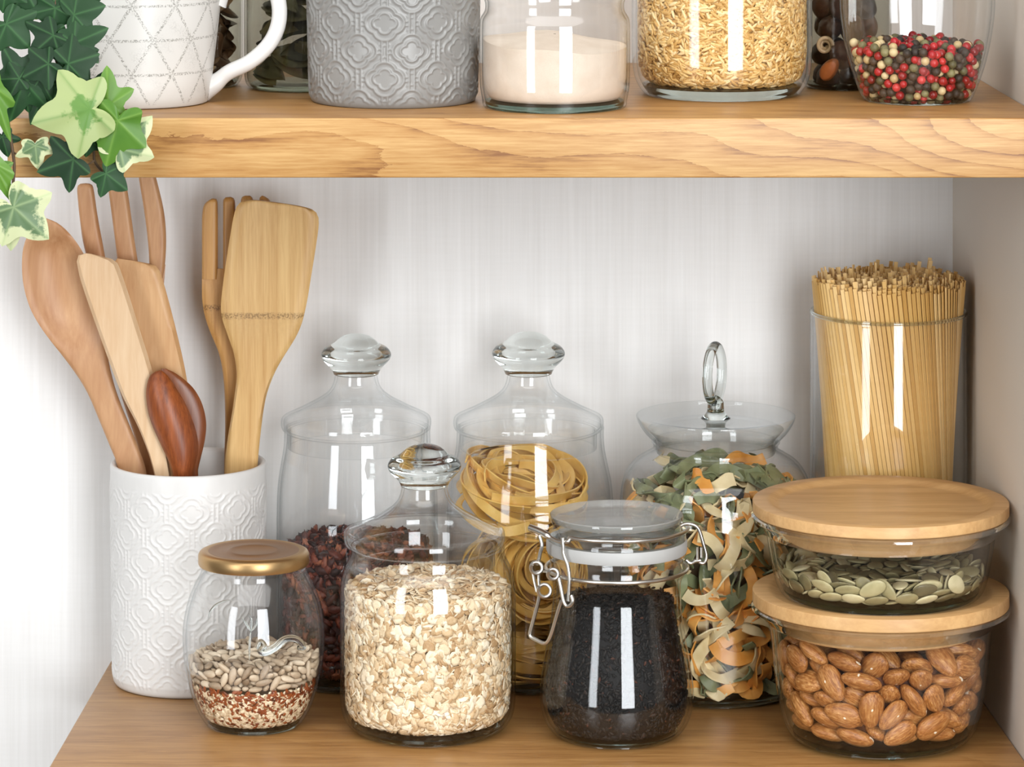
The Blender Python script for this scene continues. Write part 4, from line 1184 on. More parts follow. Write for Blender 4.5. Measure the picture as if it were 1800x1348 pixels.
individuals('almond', [2,3649,-4568,6498,309,-823,406,251,0,-1126,-5916,3487,503,-479,387,606,2,3047,-4832,2249,822,-491,-288,23,0,-2935,-5218,3027,52,187,568,800,0,-3653,
-5167,5095,701,-491,508,100,1,756,-5557,1849,224,172,827,-486,2,-1784,-5828,5343,15,110,165,980,1,255,-5984,3169,162,-361,428,812,0,-948,-5148,6086,
482,-79,567,663,0,1637,-5674,4076,879,-136,443,107,2,-2801,-5042,6398,870,-266,153,-385,0,-2114,-4798,1444,958,-222,144,-109,2,-5420,-2193,2607,330,
765,-235,-501,0,-4969,-3472,4775,824,334,-166,-426,1,3055,-5276,4065,564,573,590,-71,0,-4173,-488,6984,415,-52,238,-876,1,-4742,-3992,6792,53,913,-279,
-292,1,-5796,-2787,6177,470,-247,-669,520,0,1516,95,7026,197,-879,433,16,2,-639,892,6430,733,-443,-43,514,1,5280,-3607,5762,648,652,352,177,1,2157,
-5578,5365,714,-314,174,602,2,4547,-3788,4117,820,-265,-313,399,0,2036,-4797,6002,856,-373,79,349,0,448,-5719,5584,587,-179,118,781,1,129,-4346,6443,
888,174,276,-324,0,-3683,-3167,1347,962,22,78,-260,0,-1889,-5018,3968,859,-453,202,127,0,4920,-2840,6488,479,874,84,18,2,2290,5875,6428,170,544,570,
-592,1,3830,-4544,5093,989,-144,-6,22,1,2976,90,6866,355,664,-342,-562,1,1088,-1320,6374,464,-689,90,549,2,-3674,-3850,2419,963,-153,204,82,0,24,-5374,
4356,692,-310,-98,-645,0,-920,4037,7075,676,-2,11,737,1,-2204,-3868,6600,906,-286,238,-200,0,5031,-2637,2944,565,-370,-78,733,0,-6356,-335,5523,744,51,
659,100,1,3874,1045,6700,682,275,-157,-660,1,-3753,-4184,3692,910,-178,205,314,2,5992,-1260,6162,565,224,5,-794,1,-1853,1487,6547,964,-70,-240,89,0,
-582,-4375,1756,775,184,206,569,1,-4603,2963,6829,373,223,139,-890,2,5929,1533,6231,336,497,-146,-787,0,1828,-4544,2715,360,113,-516,-769,0,5045,-1990,
1611,568,229,-355,-706,0,4983,2833,6624,640,722,260,-31,2,-5568,-1525,4357,898,117,423,36,1,-3448,-1745,6489,106,-121,76,984,2,3759,-3384,2484,939,
-268,214,-22,2,-4340,-2800,3494,978,125,169,5,2,3312,-3428,1399,992,-12,54,114,1,4927,-1145,6705,750,-114,-420,497,2,5519,-1738,4420,177,-429,-80,882,
0,-1926,3210,6378,836,-62,244,-488,2,1628,-2988,6118,611,-7,136,780,1,-6104,-40,3434,610,364,517,476,0,-4483,1235,6543,729,620,-193,-219,1,5625,-1096,
2822,710,-238,-289,-596,2,-5015,-970,1454,464,116,165,863,2,-5063,-8,6270,93,204,-3,974,0,-4036,-3404,5864,832,214,144,-491,1,4793,1215,6219,282,516,
-69,-806,1,2684,3780,6499,956,78,-263,-106,1,6174,-548,3932,594,435,-454,-503,1,1229,4411,6373,536,609,316,492,1,-3011,4908,6312,565,306,246,726,1,
-480,2612,6367,414,452,789,-39,1,1979,363,6120,845,115,-3,-523,2,3142,-1601,6035,944,-187,-85,-258,0,-2909,-412,6091,321,149,110,-929,2,-327,4538,6198,
951,53,-191,238,2,-3784,2352,6107,13,-197,149,969,2,237,298,5903,633,-265,33,727,0,-1824,-3197,1419,887,-159,153,-406,2,-2012,-2085,5988,453,-143,141,
869,1,1087,-4144,1333,250,-93,22,964,2,446,2651,5793,460,-317,-280,781,0,2565,-4112,3936,234,99,-284,-924,0,218,-3875,4554,902,-121,-29,-413,1,-2363,
-3829,5497,746,-24,41,-664,1,-5109,551,2228,971,231,62,11,2,3176,-3039,5609,513,-105,90,847,1,-5275,-1273,5841,497,693,457,-255,1,-682,-3936,5670,743,
368,150,-538,0,4573,4016,6133,942,220,113,-229,2,-28,-1328,5617,913,-145,238,298,1,-1799,5491,6290,124,729,-671,57,1,2004,-3876,4875,462,-17,-22,-886,
0,-4236,3986,6225,878,198,246,-361,2,-354,-4158,2918,678,-66,-101,725,0,-5664,2442,5351,117,-662,-82,-736,1,-3216,-3579,4724,766,71,-13,639,1,-1842,
-3944,2484,708,31,-12,-705,0,-4065,-1960,2565,336,248,-15,909,1,-1032,1291,5220,969,-22,168,-177,1,3303,-2585,4516,180,6,-104,978,1,860,-3722,3556,731,
-158,-24,-663,0,6088,1125,4777,744,250,-413,-462,1,4108,-1571,1925,345,-451,688,-453,1,1880,-2815,3950,544,-90,-56,-833,1,-5885,1034,4419,877,27,456,
-148,1,-1646,-3676,3499,72,131,-32,-988,1,-5646,931,5680,392,-303,-867,48,0,-1810,3451,5285,917,-58,-2,-395,0,-3898,-329,4953,145,60,202,967,1,524,
-2080,1387,780,-89,-84,613,2,2324,2260,5925,325,44,133,935,1,3785,-2459,3467,232,85,-186,-951,0,908,-3668,2306,338,199,-373,-841,0,-2353,-1580,2780,
680,-48,-146,717,0,936,5270,5347,933,33,63,354,0,-4492,-474,2470,65,134,-208,967,0,-1064,-2195,1655,783,-409,378,-277,1,3904,-217,5813,101,-52,-48,992,
0,70,6167,5798,464,870,141,86,1,5004,395,1383,159,462,868,88,1,-5178,1637,3174,972,147,142,-119,1,717,-3575,5435,734,-140,104,-657,2,5687,1295,2571,28,
-619,-124,775,1,1341,-2119,4900,298,130,331,-886,0,-4166,-2097,4513,724,-66,64,-684,1,2563,-1987,2880,926,268,18,264,1,-1988,-225,5358,530,-123,-216,
810,0,-3528,-916,3694,635,176,-128,741,1,3420,3384,5591,526,37,405,747,0,-1682,-3520,4518,676,-169,-8,717,1,-3649,-2066,5443,971,-41,75,-225,1,-4595,
1368,1385,942,114,26,315,2,-788,-2084,3699,286,-123,-264,913,0,4529,-2147,5315,570,89,-25,817,1,4217,-629,3048,980,-149,-128,-24,1,-4903,-223,3846,783,
253,316,-472,2,-2230,-1429,4491,626,-69,270,728,1,3502,788,5132,978,155,136,30,2,4960,2331,5305,314,-50,81,-945,], [(.0130, .0084, .0052, .22), (.0120, .0078, .0050, .25), (.0138, .0086, .0056, .18)], [(M_ALM, 1)], A,
            ['whole brown almond heaped in the lower bamboo-lidded glass container'], 'almond', ['almonds in the lower container'], 26, 16, .035)
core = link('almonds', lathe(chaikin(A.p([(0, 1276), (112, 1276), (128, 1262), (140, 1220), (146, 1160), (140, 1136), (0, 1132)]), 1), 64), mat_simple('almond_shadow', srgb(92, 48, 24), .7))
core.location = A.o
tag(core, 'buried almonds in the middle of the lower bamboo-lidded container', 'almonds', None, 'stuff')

# upper container stands in the recess of the lower lid
zs = A.h(1043.6)
A2 = Axis(1548, 1041, zs); A2.z = A.z; A2.m = A.m; A2.o = A.o + Vector((0, 0, zs))
B_UP = [(170, 1040.8), (178, 1034), (185, 1020), (192, 990), (197, 960), (201, 932)]
container(A2, B_UP, 877, 898, (899, 911), 939, 225, 'shallow bamboo-lidded glass container of pumpkin seeds, stacked on the almond one', 1030)
M_PUM = seed_mat('pumpkin_seed_skin', [(0, srgb(98, 88, 60)), (.45, srgb(154, 144, 104)), (.8, srgb(192, 182, 138)), (1, srgb(216, 206, 168))], .38, 160, .25)
individuals('pumpkin_seed', [2,-1124,-6684,1825,243,-104,569,779,2,4543,-5018,1739,627,-610,3,485,0,2336,-6243,1653,864,-490,-101,62,0,5483,-2430,1981,56,67,301,-949,2,-2652,-6026,
1584,212,49,408,887,0,-220,-6562,1768,778,-494,368,123,0,-4280,-5103,1682,261,212,426,840,1,1109,-6462,1147,60,48,-473,-878,1,-2329,-6049,1063,892,
-410,67,-180,2,-3706,-5148,964,385,13,325,864,2,-5346,-3874,1628,517,256,537,616,1,-848,-6358,988,134,-30,363,922,2,-4671,3167,1784,940,322,104,-37,0,
1224,4853,1771,755,596,-25,273,0,-2230,2780,1843,1,-8,90,-996,0,-6228,-2440,1816,429,256,452,739,0,-1427,-6274,1858,720,-613,296,131,1,2485,-5874,952,
115,115,-332,-929,2,-174,4799,1936,357,-4,39,-933,0,-5819,-3113,1214,703,-448,253,-490,0,744,-6036,1916,53,-658,751,-13,2,-4072,-5118,2008,804,-157,
441,368,2,2821,660,1925,956,2,-37,-292,1,358,6643,1984,825,547,136,-22,0,-326,156,1857,805,63,22,590,1,2502,2548,1831,857,264,-280,-343,0,114,1272,
1807,883,163,84,-431,1,1296,6292,1917,892,398,143,158,0,4035,610,1850,964,-26,-73,253,0,1577,3812,1910,849,-45,127,-512,1,-3550,-4672,1992,505,-659,
526,-184,0,1192,1919,1969,895,22,39,444,1,3754,-5043,876,205,132,-274,-930,1,-4659,-4276,969,553,-22,307,774,0,4984,-4058,1084,866,-408,-203,204,0,
-1528,-2281,1707,115,126,120,-978,0,2834,-4445,2002,581,-29,-78,810,2,2454,-5904,1751,848,-512,-136,34,1,-5459,-1642,2077,52,-413,909,-34,2,4668,3469,
1541,91,348,342,-868,2,-2898,-5676,1726,50,105,384,916,1,3339,-5485,1314,152,85,-268,-947,1,-3163,4541,1734,686,435,582,-44,2,2951,6095,1691,154,-167,
-606,762,2,-2443,-740,1901,381,-69,49,-921,0,-1336,1281,1880,965,-39,74,248,1,734,298,1913,698,-9,24,-715,1,-2402,5810,1878,829,177,135,513,1,4150,
-2366,1952,657,5,0,754,2,1431,-4815,1970,21,-18,-116,-993,0,-1643,-1497,1677,962,208,164,-60,0,-6013,-1392,1920,730,-78,365,-573,2,-453,-2925,1745,426,
-177,117,-880,1,-1608,5957,1926,18,654,-755,-50,0,2454,4261,1922,645,-39,9,-763,0,-4074,4213,1849,836,171,40,520,2,-2475,-5575,1952,955,-211,197,74,1,
-5480,120,1964,407,112,-23,-906,0,-4314,901,1846,863,-276,-20,-424,1,-2396,923,1846,53,736,-666,-111,1,-596,2295,1841,951,70,-2,-303,2,3606,4666,1883,
957,26,-131,-259,2,5447,878,1395,63,479,170,-859,2,-3437,3267,1835,77,502,-862,-10,0,4450,5066,1802,174,-261,-501,807,2,-2317,4476,1764,141,-322,936,
-25,1,-1774,-3127,1797,978,-61,66,-188,0,6018,-2703,1217,519,270,-443,-679,1,567,-2404,1687,761,-179,201,590,1,1621,-2087,1813,117,879,461,29,1,171,
5925,1858,918,235,83,308,1,4950,4005,1905,862,375,-116,-320,0,3318,-3058,1854,22,-861,509,1,0,1772,-549,1741,562,207,141,788,0,1583,-3829,1736,794,
-305,-206,-484,0,1458,-5729,1744,512,148,-278,-799,2,-1356,3242,1654,735,-39,-280,616,0,2699,399,1593,935,-196,70,287,2,3285,2766,1874,965,-98,-227,
-86,0,-6470,-1300,1196,627,-397,309,-594,2,4238,2733,1688,319,-199,7,927,1,3910,-4661,1597,163,-621,78,763,0,-774,5771,1691,777,116,-124,606,1,-5016,
-2732,1816,156,-952,-259,44,1,1943,1736,1694,100,4,14,995,1,-3518,406,1802,809,-207,-193,515,0,4974,-3564,1825,474,-90,-124,867,0,6313,604,1817,539,
125,-395,-734,0,2577,5834,1616,852,443,-196,-197,1,213,-1227,1653,276,173,36,945,1,4951,962,1354,165,529,282,-783,1,5776,2908,1882,633,-174,-48,753,0,
-3141,-3035,1971,207,-83,40,974,1,4036,2671,1949,669,-235,-55,703,2,2698,-5468,1684,791,-594,-113,91,2,4457,-4689,1789,94,-446,343,821,1,-4325,-1060,
1746,342,627,-699,-37,2,-2973,-306,1670,707,6,-91,702,0,1279,-1582,1570,3,-167,146,-975,0,-4479,356,1785,676,-202,-76,-704,1,2887,-519,1694,859,-224,
-99,450,0,2164,5284,1640,159,163,156,-961,1,3544,-4683,1541,50,722,-201,660,1,6041,1500,1802,387,-536,709,-246,1,4470,589,1598,953,-139,-127,-236,0,
3472,1272,1710,981,191,11,-33,1,6679,-991,1795,434,-508,491,-559,2,-6349,2287,1585,480,-336,526,-617,0,-167,6739,1622,778,575,183,-176,1,591,-196,1589,
293,-49,95,-950,1,-6014,2023,1893,388,648,515,406,0,-4681,-3825,1750,0,871,-472,-136,0,-3776,-1020,1697,218,-406,-842,280,0,-2752,-4491,1719,23,-682,
-682,-263,1,-5780,2015,1606,91,882,119,447,0,909,-3984,1534,208,-145,-404,-879,0,-4439,2074,1841,14,-624,775,-102,1,5231,-1078,1662,905,-364,165,145,1,
3266,-1845,1396,258,680,219,-651,1,-3726,5331,1717,522,-20,384,-761,2,-1664,5074,1674,179,-99,20,979,0,349,-5672,767,821,-104,-20,562,1,-3787,1378,
1768,393,-188,-236,-868,0,3511,-637,1677,373,116,-169,-905,1,622,-5913,1330,657,-387,-180,621,0,1332,-620,1556,868,185,115,447,2,1772,-2636,1620,273,
-74,254,925,1,2978,3535,1849,397,169,-145,-890,2,3991,3693,1897,937,-88,-160,-297,0,-899,-5070,1984,87,-80,62,991,2,-5738,3240,1594,517,-302,674,-432,
0,-861,673,1620,560,-34,-62,-825,0,2425,-1768,1680,766,-225,-50,601,0,-2945,2166,1501,952,46,296,62,1,-5366,2101,1548,53,870,325,367,1,-6394,35,1808,
206,-462,74,-859,2,-1765,820,1497,800,-335,-114,485,1,1390,-5952,1047,825,-456,85,323,0,-6504,-271,1478,814,133,418,380,0,-4894,-3033,968,789,-229,
-119,558,0,-4265,-3824,1924,574,-127,180,-789,0,-642,3263,1670,772,-86,-198,597,0,1521,993,1643,951,-150,-6,-270,0,-2945,5446,1654,890,316,215,247,1,
-2805,-2180,1825,70,22,-33,997,2,-1174,-5840,1143,663,-740,79,84,0,-551,-1841,1597,967,136,91,-193,0,1117,3011,1762,87,80,82,990,1,-2702,1729,1679,221,
450,-854,-137,2,1679,4208,1588,974,20,131,182,1,6013,-394,1655,905,-352,-226,72,1,-373,4737,1574,131,-20,-181,974,2,5477,-2944,1268,898,-134,-306,286,
0,5082,-3275,1555,136,-111,-8,984,2,-6320,944,1407,886,-18,424,-187,0,5092,2362,1244,602,155,-403,672,2,-2211,3170,1645,674,120,-127,718,2,4512,2190,
1343,415,-331,-324,783,2,-1552,-414,1598,946,-55,-107,-302,2,-328,-1112,1464,545,100,-50,831,1,700,3993,1542,956,-144,113,229,0,862,-4782,1704,110,-43,
-110,-987,1,669,-2852,1541,723,-122,161,660,0,5392,1624,1318,820,19,-490,294,2,6052,-1325,1728,897,-25,318,305,0,-4394,-3889,1038,601,-126,244,751,2,
-648,-6091,1612,648,-758,-11,-72,0,-1682,1783,1601,463,15,-13,-886,1,-4970,-1623,1735,474,-103,-54,-873,1,-5536,-2370,1211,758,-117,525,-368,1,4138,
-2580,1625,999,-29,15,-6,2,1406,-4632,1322,987,22,42,155,0,-3299,-4905,1090,286,21,205,936,0,-6250,-966,1589,744,338,487,310,2,2557,3847,1517,550,-65,
154,-818,1,3304,3379,1385,592,-315,-204,713,1,-5070,-464,1631,872,-68,202,441,0,-6375,855,998,253,565,-736,-275,0,1494,-5369,1172,885,-319,-75,330,1,
241,-5668,1296,270,341,-248,-866,0,-5936,-1500,1085,510,-306,454,-663,0,2352,-5224,868,957,-241,23,159,0,-4226,-1507,1446,673,-301,73,672,1,-716,4100,
1541,143,19,-246,959,1,388,-3458,1499,914,-273,92,285,2,1169,927,1350,875,-254,-78,-405,0,-31,4905,1297,103,151,327,-927,1,4643,-3888,1270,932,-335,
-137,17,1,4180,-3759,1631,337,205,910,124,1,-3420,-4565,1634,264,364,823,346,0,-4700,4425,1715,884,94,251,383,2,2477,422,1159,482,100,-70,867,2,3044,
-78,1314,133,18,43,-990,1,-4548,306,1474,483,22,190,854,2,-1772,-5165,1708,679,-3,368,635,1,-4633,-3550,1430,946,-11,50,-321,0,5757,-1535,1233,194,-35,
15,-980,2,-2486,3138,1347,39,117,-154,980,2,-2643,-4751,724,497,-18,10,868,1,3253,2126,1634,992,-78,-89,-42,2,5082,3644,1397,569,292,44,-767,0,5692,
-1810,1632,982,-60,154,88,0,441,2410,1700,337,-9,45,940,2,-61,1813,1547,84,28,48,995,0,3442,5087,1470,321,-216,-130,913,0,5155,-2366,851,814,204,-60,
-540,0,-5545,-1,1427,477,249,-92,838,2,-2443,-1656,1541,981,100,125,-107,2,-461,2831,1355,760,-15,-155,631,2,-1448,-4112,1715,993,-57,-56,86,1,2189,
-4303,1613,574,72,-151,-802,0,-593,-3119,1442,549,171,217,789,0,3977,-3753,734,878,5,-9,479,1,4692,160,1473,804,-134,-195,-545,2,-3210,146,1403,965,
174,-93,-171,2,5510,-1554,838,990,119,-75,17,2,6051,-201,1160,291,144,-162,-932,1,-4214,2337,1408,61,212,154,-963,0,-2883,-3111,1455,110,27,-330,937,0,
20,-4228,1494,894,-4,227,386,1,2761,1478,1393,429,-98,-27,-898,0,-1268,-3209,1357,985,10,144,99,0,4669,-1657,1619,995,20,102,1,1,-181,-28,1476,415,-2,
152,-897,1,-5884,-299,757,662,-42,27,-748,1,-5604,1051,1609,180,-52,57,-981,2,5898,1509,1200,204,373,-134,-895,0,-3160,3549,1320,952,98,104,-270,2,
1056,-4527,1075,983,53,29,175,1,2508,-1969,1313,880,-322,-208,-279,0,5889,3041,1288,288,-378,-407,780,1,-4106,1038,1222,952,221,-82,195,0,-2672,1359,
1320,224,-161,-204,-939,0,-2938,-4325,1351,975,103,-87,-174,0,-1477,6192,1205,402,287,262,-829,0,2389,-1056,1233,39,-39,-125,991,1,3752,3559,1206,693,
340,-104,-627,1,3730,-1389,1464,837,-57,-20,-544,1,5335,-266,1580,343,67,-329,-877,1,3859,1792,1217,456,-140,106,873,1,4449,-803,1428,873,-75,88,-474,
2,6095,546,1265,23,-276,118,954,1,2212,-2725,1267,531,59,-330,-779,2,-3236,-3560,1647,62,-78,-82,992,1,-1858,5832,1178,456,259,349,-777,1,3910,1239,
1066,326,-114,-106,-932,1,12,-4844,793,904,-120,-73,403,0,-5053,-854,1368,178,-99,-47,-978,1,-942,2171,887,692,116,5,713,1,-618,3354,1076,109,-134,-31,
984,1,-430,1513,1276,992,58,13,-112,0,2271,2534,1249,33,30,49,-998,1,2722,-4766,983,400,-47,-317,-859,0,-302,4164,1098,105,-113,-146,977,2,4147,-1831,
1255,847,16,-108,-520,1,5918,-671,874,85,-156,-3,984,1,401,-685,1245,992,-38,-83,-86,0,2242,5160,1259,924,193,-195,-267,1,4946,1727,1252,840,-54,-493,
221,0,-1332,4842,1321,916,-100,53,-385,1,777,3442,1422,985,-161,46,32,0,1818,1893,1383,605,92,-60,788,1,2004,3806,1259,453,63,80,886,0,-3532,2446,1278,
859,80,5,-505,0,3376,4768,1036,958,115,-227,130,1,3198,-3793,1504,529,812,-172,-176,1,4182,4258,1379,881,174,-267,349,0,5600,2716,1172,278,-434,-298,
803,0,-4867,-1592,876,645,-20,204,-736,0,-5193,-2252,1352,736,328,316,502,1,-4810,2047,1389,347,-92,-188,914,0,-87,-5211,1283,729,88,-311,-603,0,680,
2850,1291,455,-108,81,880,1,6200,1762,1047,448,-309,-213,812,0,-1205,327,1338,784,12,-69,-617,1,1239,5561,1430,480,188,464,-720,1,4783,2739,1017,798,
518,-66,-302,1,-4700,3897,1300,971,177,161,25,2,783,6142,1156,875,450,-134,121,0,-1596,4698,1018,980,89,83,155,1,-1341,3745,1252,788,-85,13,-610,0,
2742,2926,977,83,14,51,995,1,-3588,-598,1208,34,217,932,288,0,-2469,-2642,1199,308,-70,-122,941,2,-1629,2460,736,813,13,45,581,2,633,5821,1264,74,42,
-388,918,0,1019,-844,1017,273,32,52,-960,1,324,205,986,421,27,0,907,0,1200,-4575,766,796,41,54,-601,0,2662,-4746,1581,260,127,-133,-948,0,3392,-2929,
1213,827,73,-291,-475,], [(.0088, .0053, .0014, .15), (.0080, .0048, .0015, .15), (.0094, .0056, .0013, .15)], [(M_PUM, 1)], A2,
            ['flat green pumpkin seed scattered in the shallow upper container'], 'seed', ['pumpkin seeds in the upper container'], 14, 10, .03)
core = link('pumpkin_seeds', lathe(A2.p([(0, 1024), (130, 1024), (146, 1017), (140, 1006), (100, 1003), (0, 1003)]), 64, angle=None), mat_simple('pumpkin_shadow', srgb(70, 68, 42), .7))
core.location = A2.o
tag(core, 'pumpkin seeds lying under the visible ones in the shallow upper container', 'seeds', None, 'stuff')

# ---------------------------------------------------------------- upper shelf jars
def plain_lid(root, A, y, hw, mat, h=34, name='lid'):
    return link(name, lathe(A.p([(0, y - h), (hw - 6, y - h), (hw, y - h + 5), (hw, y), (hw - 5, y), (hw - 5, y - h + 9), (0, y - h + 9)]), 80), mat, root)

# sugar
A = Axis(975, 187, Z_UP)
jar = thing('sugar_jar', A.o, 'short straight glass jar half full of pale sugar, beside the grey canister', 'jar')
glass_jar(jar, A, [(124, 187), (127, 183), (127, 177), (129, 166), (132, 148), (132.5, 120), (132.5, 42), (131, 32), (126, 24), (122, 17), (122, 4), (124, 0), (124, -22), (121, -27), (121, -40)], 4.5, 176, None, G_DEEP)
plain_lid(jar, A, -42, 128, G_JAR, 30, 'glass_lid')
link('lid_knob', lathe(chaikin(A.p([(0, -124), (24, -118), (34, -104), (26, -90), (18, -82), (24, -72), (0, -72)]), 2), 48, angle=None), G_SOLID, jar)
M_SUG = tinted('cane_sugar', [(0, srgb(214, 192, 168)), (1, srgb(242, 228, 210))], .7, 1800, .5, .25)
t = NT('cane_sugar_grains')
n1 = t.noise(t.coord((1, 1, 1)), 2600, 2); n2 = t.noise(t.coord((1, 1, 1)), 60, 3)
M_SUG = t.pbr(t.ramp(t.math('ADD', t.math('MULTIPLY', n1, .5), t.math('MULTIPLY', n2, .5)), [(.3, srgb(208, 188, 168)), (.7, srgb(232, 218, 202))]), .7, t.bump(n1, .3, .0006))
Ncr = 96
rings = A.p([(98, 173), (113, 171), (119, 165), (123, 152), (125.5, 130), (126, 90)])
V = []; Fc = []
def sug_top(x, y): return A.h(74) + .0045 * (1 - (x * x + y * y)) - .0028 * x + .0010 * math.sin(5 * x + 2) + .002 * y
for i, (r, z) in enumerate(rings):
    for k in range(Ncr):
        a = 2 * PI * k / Ncr
        V.append((r * math.cos(a), r * math.sin(a), z if i < len(rings) - 1 else sug_top(math.cos(a), math.sin(a))))
rl = rings[-1][0]
for q in np.linspace(.95, .02, 14):
    for k in range(Ncr):
        a = 2 * PI * k / Ncr
        V.append((rl * q * math.cos(a), rl * q * math.sin(a), sug_top(q * math.cos(a), q * math.sin(a))))
for i in range(len(rings) + 13):
    for k in range(Ncr):
        a_, b_ = i * Ncr + k, i * Ncr + (k + 1) % Ncr
        Fc.append((a_, b_, b_ + Ncr, a_ + Ncr))
Fc.append(tuple(range(Ncr))[::-1])
o = link('sugar', mesh('sugar', V, Fc, True, 60), M_SUG); o.location = A.o
tag(o, 'pale fine sugar heaped in the short straight jar', 'sugar', None, 'stuff')

# rice
A = Axis(1269, 165, Z_UP)
jar = thing('rice_jar', A.o, 'broad thick-bottomed glass jar packed with golden rice', 'jar')
glass_jar(jar, A, [(133, 165), (139, 161), (146, 152), (153, 138), (157, 118), (158.5, 90), (158.5, -60), (156, -90), (146, -110), (146, -128)], 7, 147)
plain_lid(jar, A, -130, 150, M_LIDB, 34, 'wooden_lid')
M_RICE = tinted('parboiled_rice', [(0, srgb(186, 140, 72)), (.3, srgb(212, 168, 98)), (.7, srgb(230, 194, 128)), (1, srgb(242, 216, 164))], .42, 500, .15, .0)
rt = lambda x, y: A.h(-70)
heap('rice', GRAIN, A, [(126, 145), (140, 134), (147, 116), (150, 90), (150, -70)], rt, 8000, 400, (.0038, .00120, .00100), M_RICE, A.o, 'golden long-grain rice filling the broad jar', 'rice', tilt=.22, deep=.0035, core=.004, flatness=.75)

# peppercorns
A = Axis(1612, 176, Z_UP)
jar = thing('pepper_jar', A.o, 'rounded glass jar with mixed red, green, white and black peppercorns near the side panel', 'jar')
glass_jar(jar, A, [(92, 176), (97, 171), (101, 163), (112, 136), (122, 104), (130, 66), (135.5, 28), (137, 0), (135, -34), (126, -66), (112, -88), (104, -98), (103, -112)], 5, 168)
lid = plain_lid(jar, A, -108, 110, M_LID_SIDE, 28, 'twist_lid')
PM = [(seed_mat('pink_peppercorn', [(0, srgb(120, 10, 18)), (.6, srgb(176, 26, 34)), (1, srgb(206, 62, 60))], .25, 200, .2), .34),
      (seed_mat('black_peppercorn', [(0, srgb(34, 26, 20)), (1, srgb(74, 58, 44))], .55, 700, .3, .6), .34),
      (seed_mat('green_peppercorn', [(0, srgb(84, 80, 50)), (1, srgb(136, 130, 88))], .5, 700, .3, .5), .2),
      (seed_mat('white_peppercorn', [(0, srgb(190, 162, 110)), (1, srgb(230, 212, 166))], .45, 400, .2), .12)]
LB = [c + ' peppercorn in the rounded jar by the side panel' for c in ('shiny red', 'wrinkled black', 'dull green', 'cream white')]
GB = [c + ' peppercorns in the rounded jar' for c in ('red', 'black', 'green', 'white')]
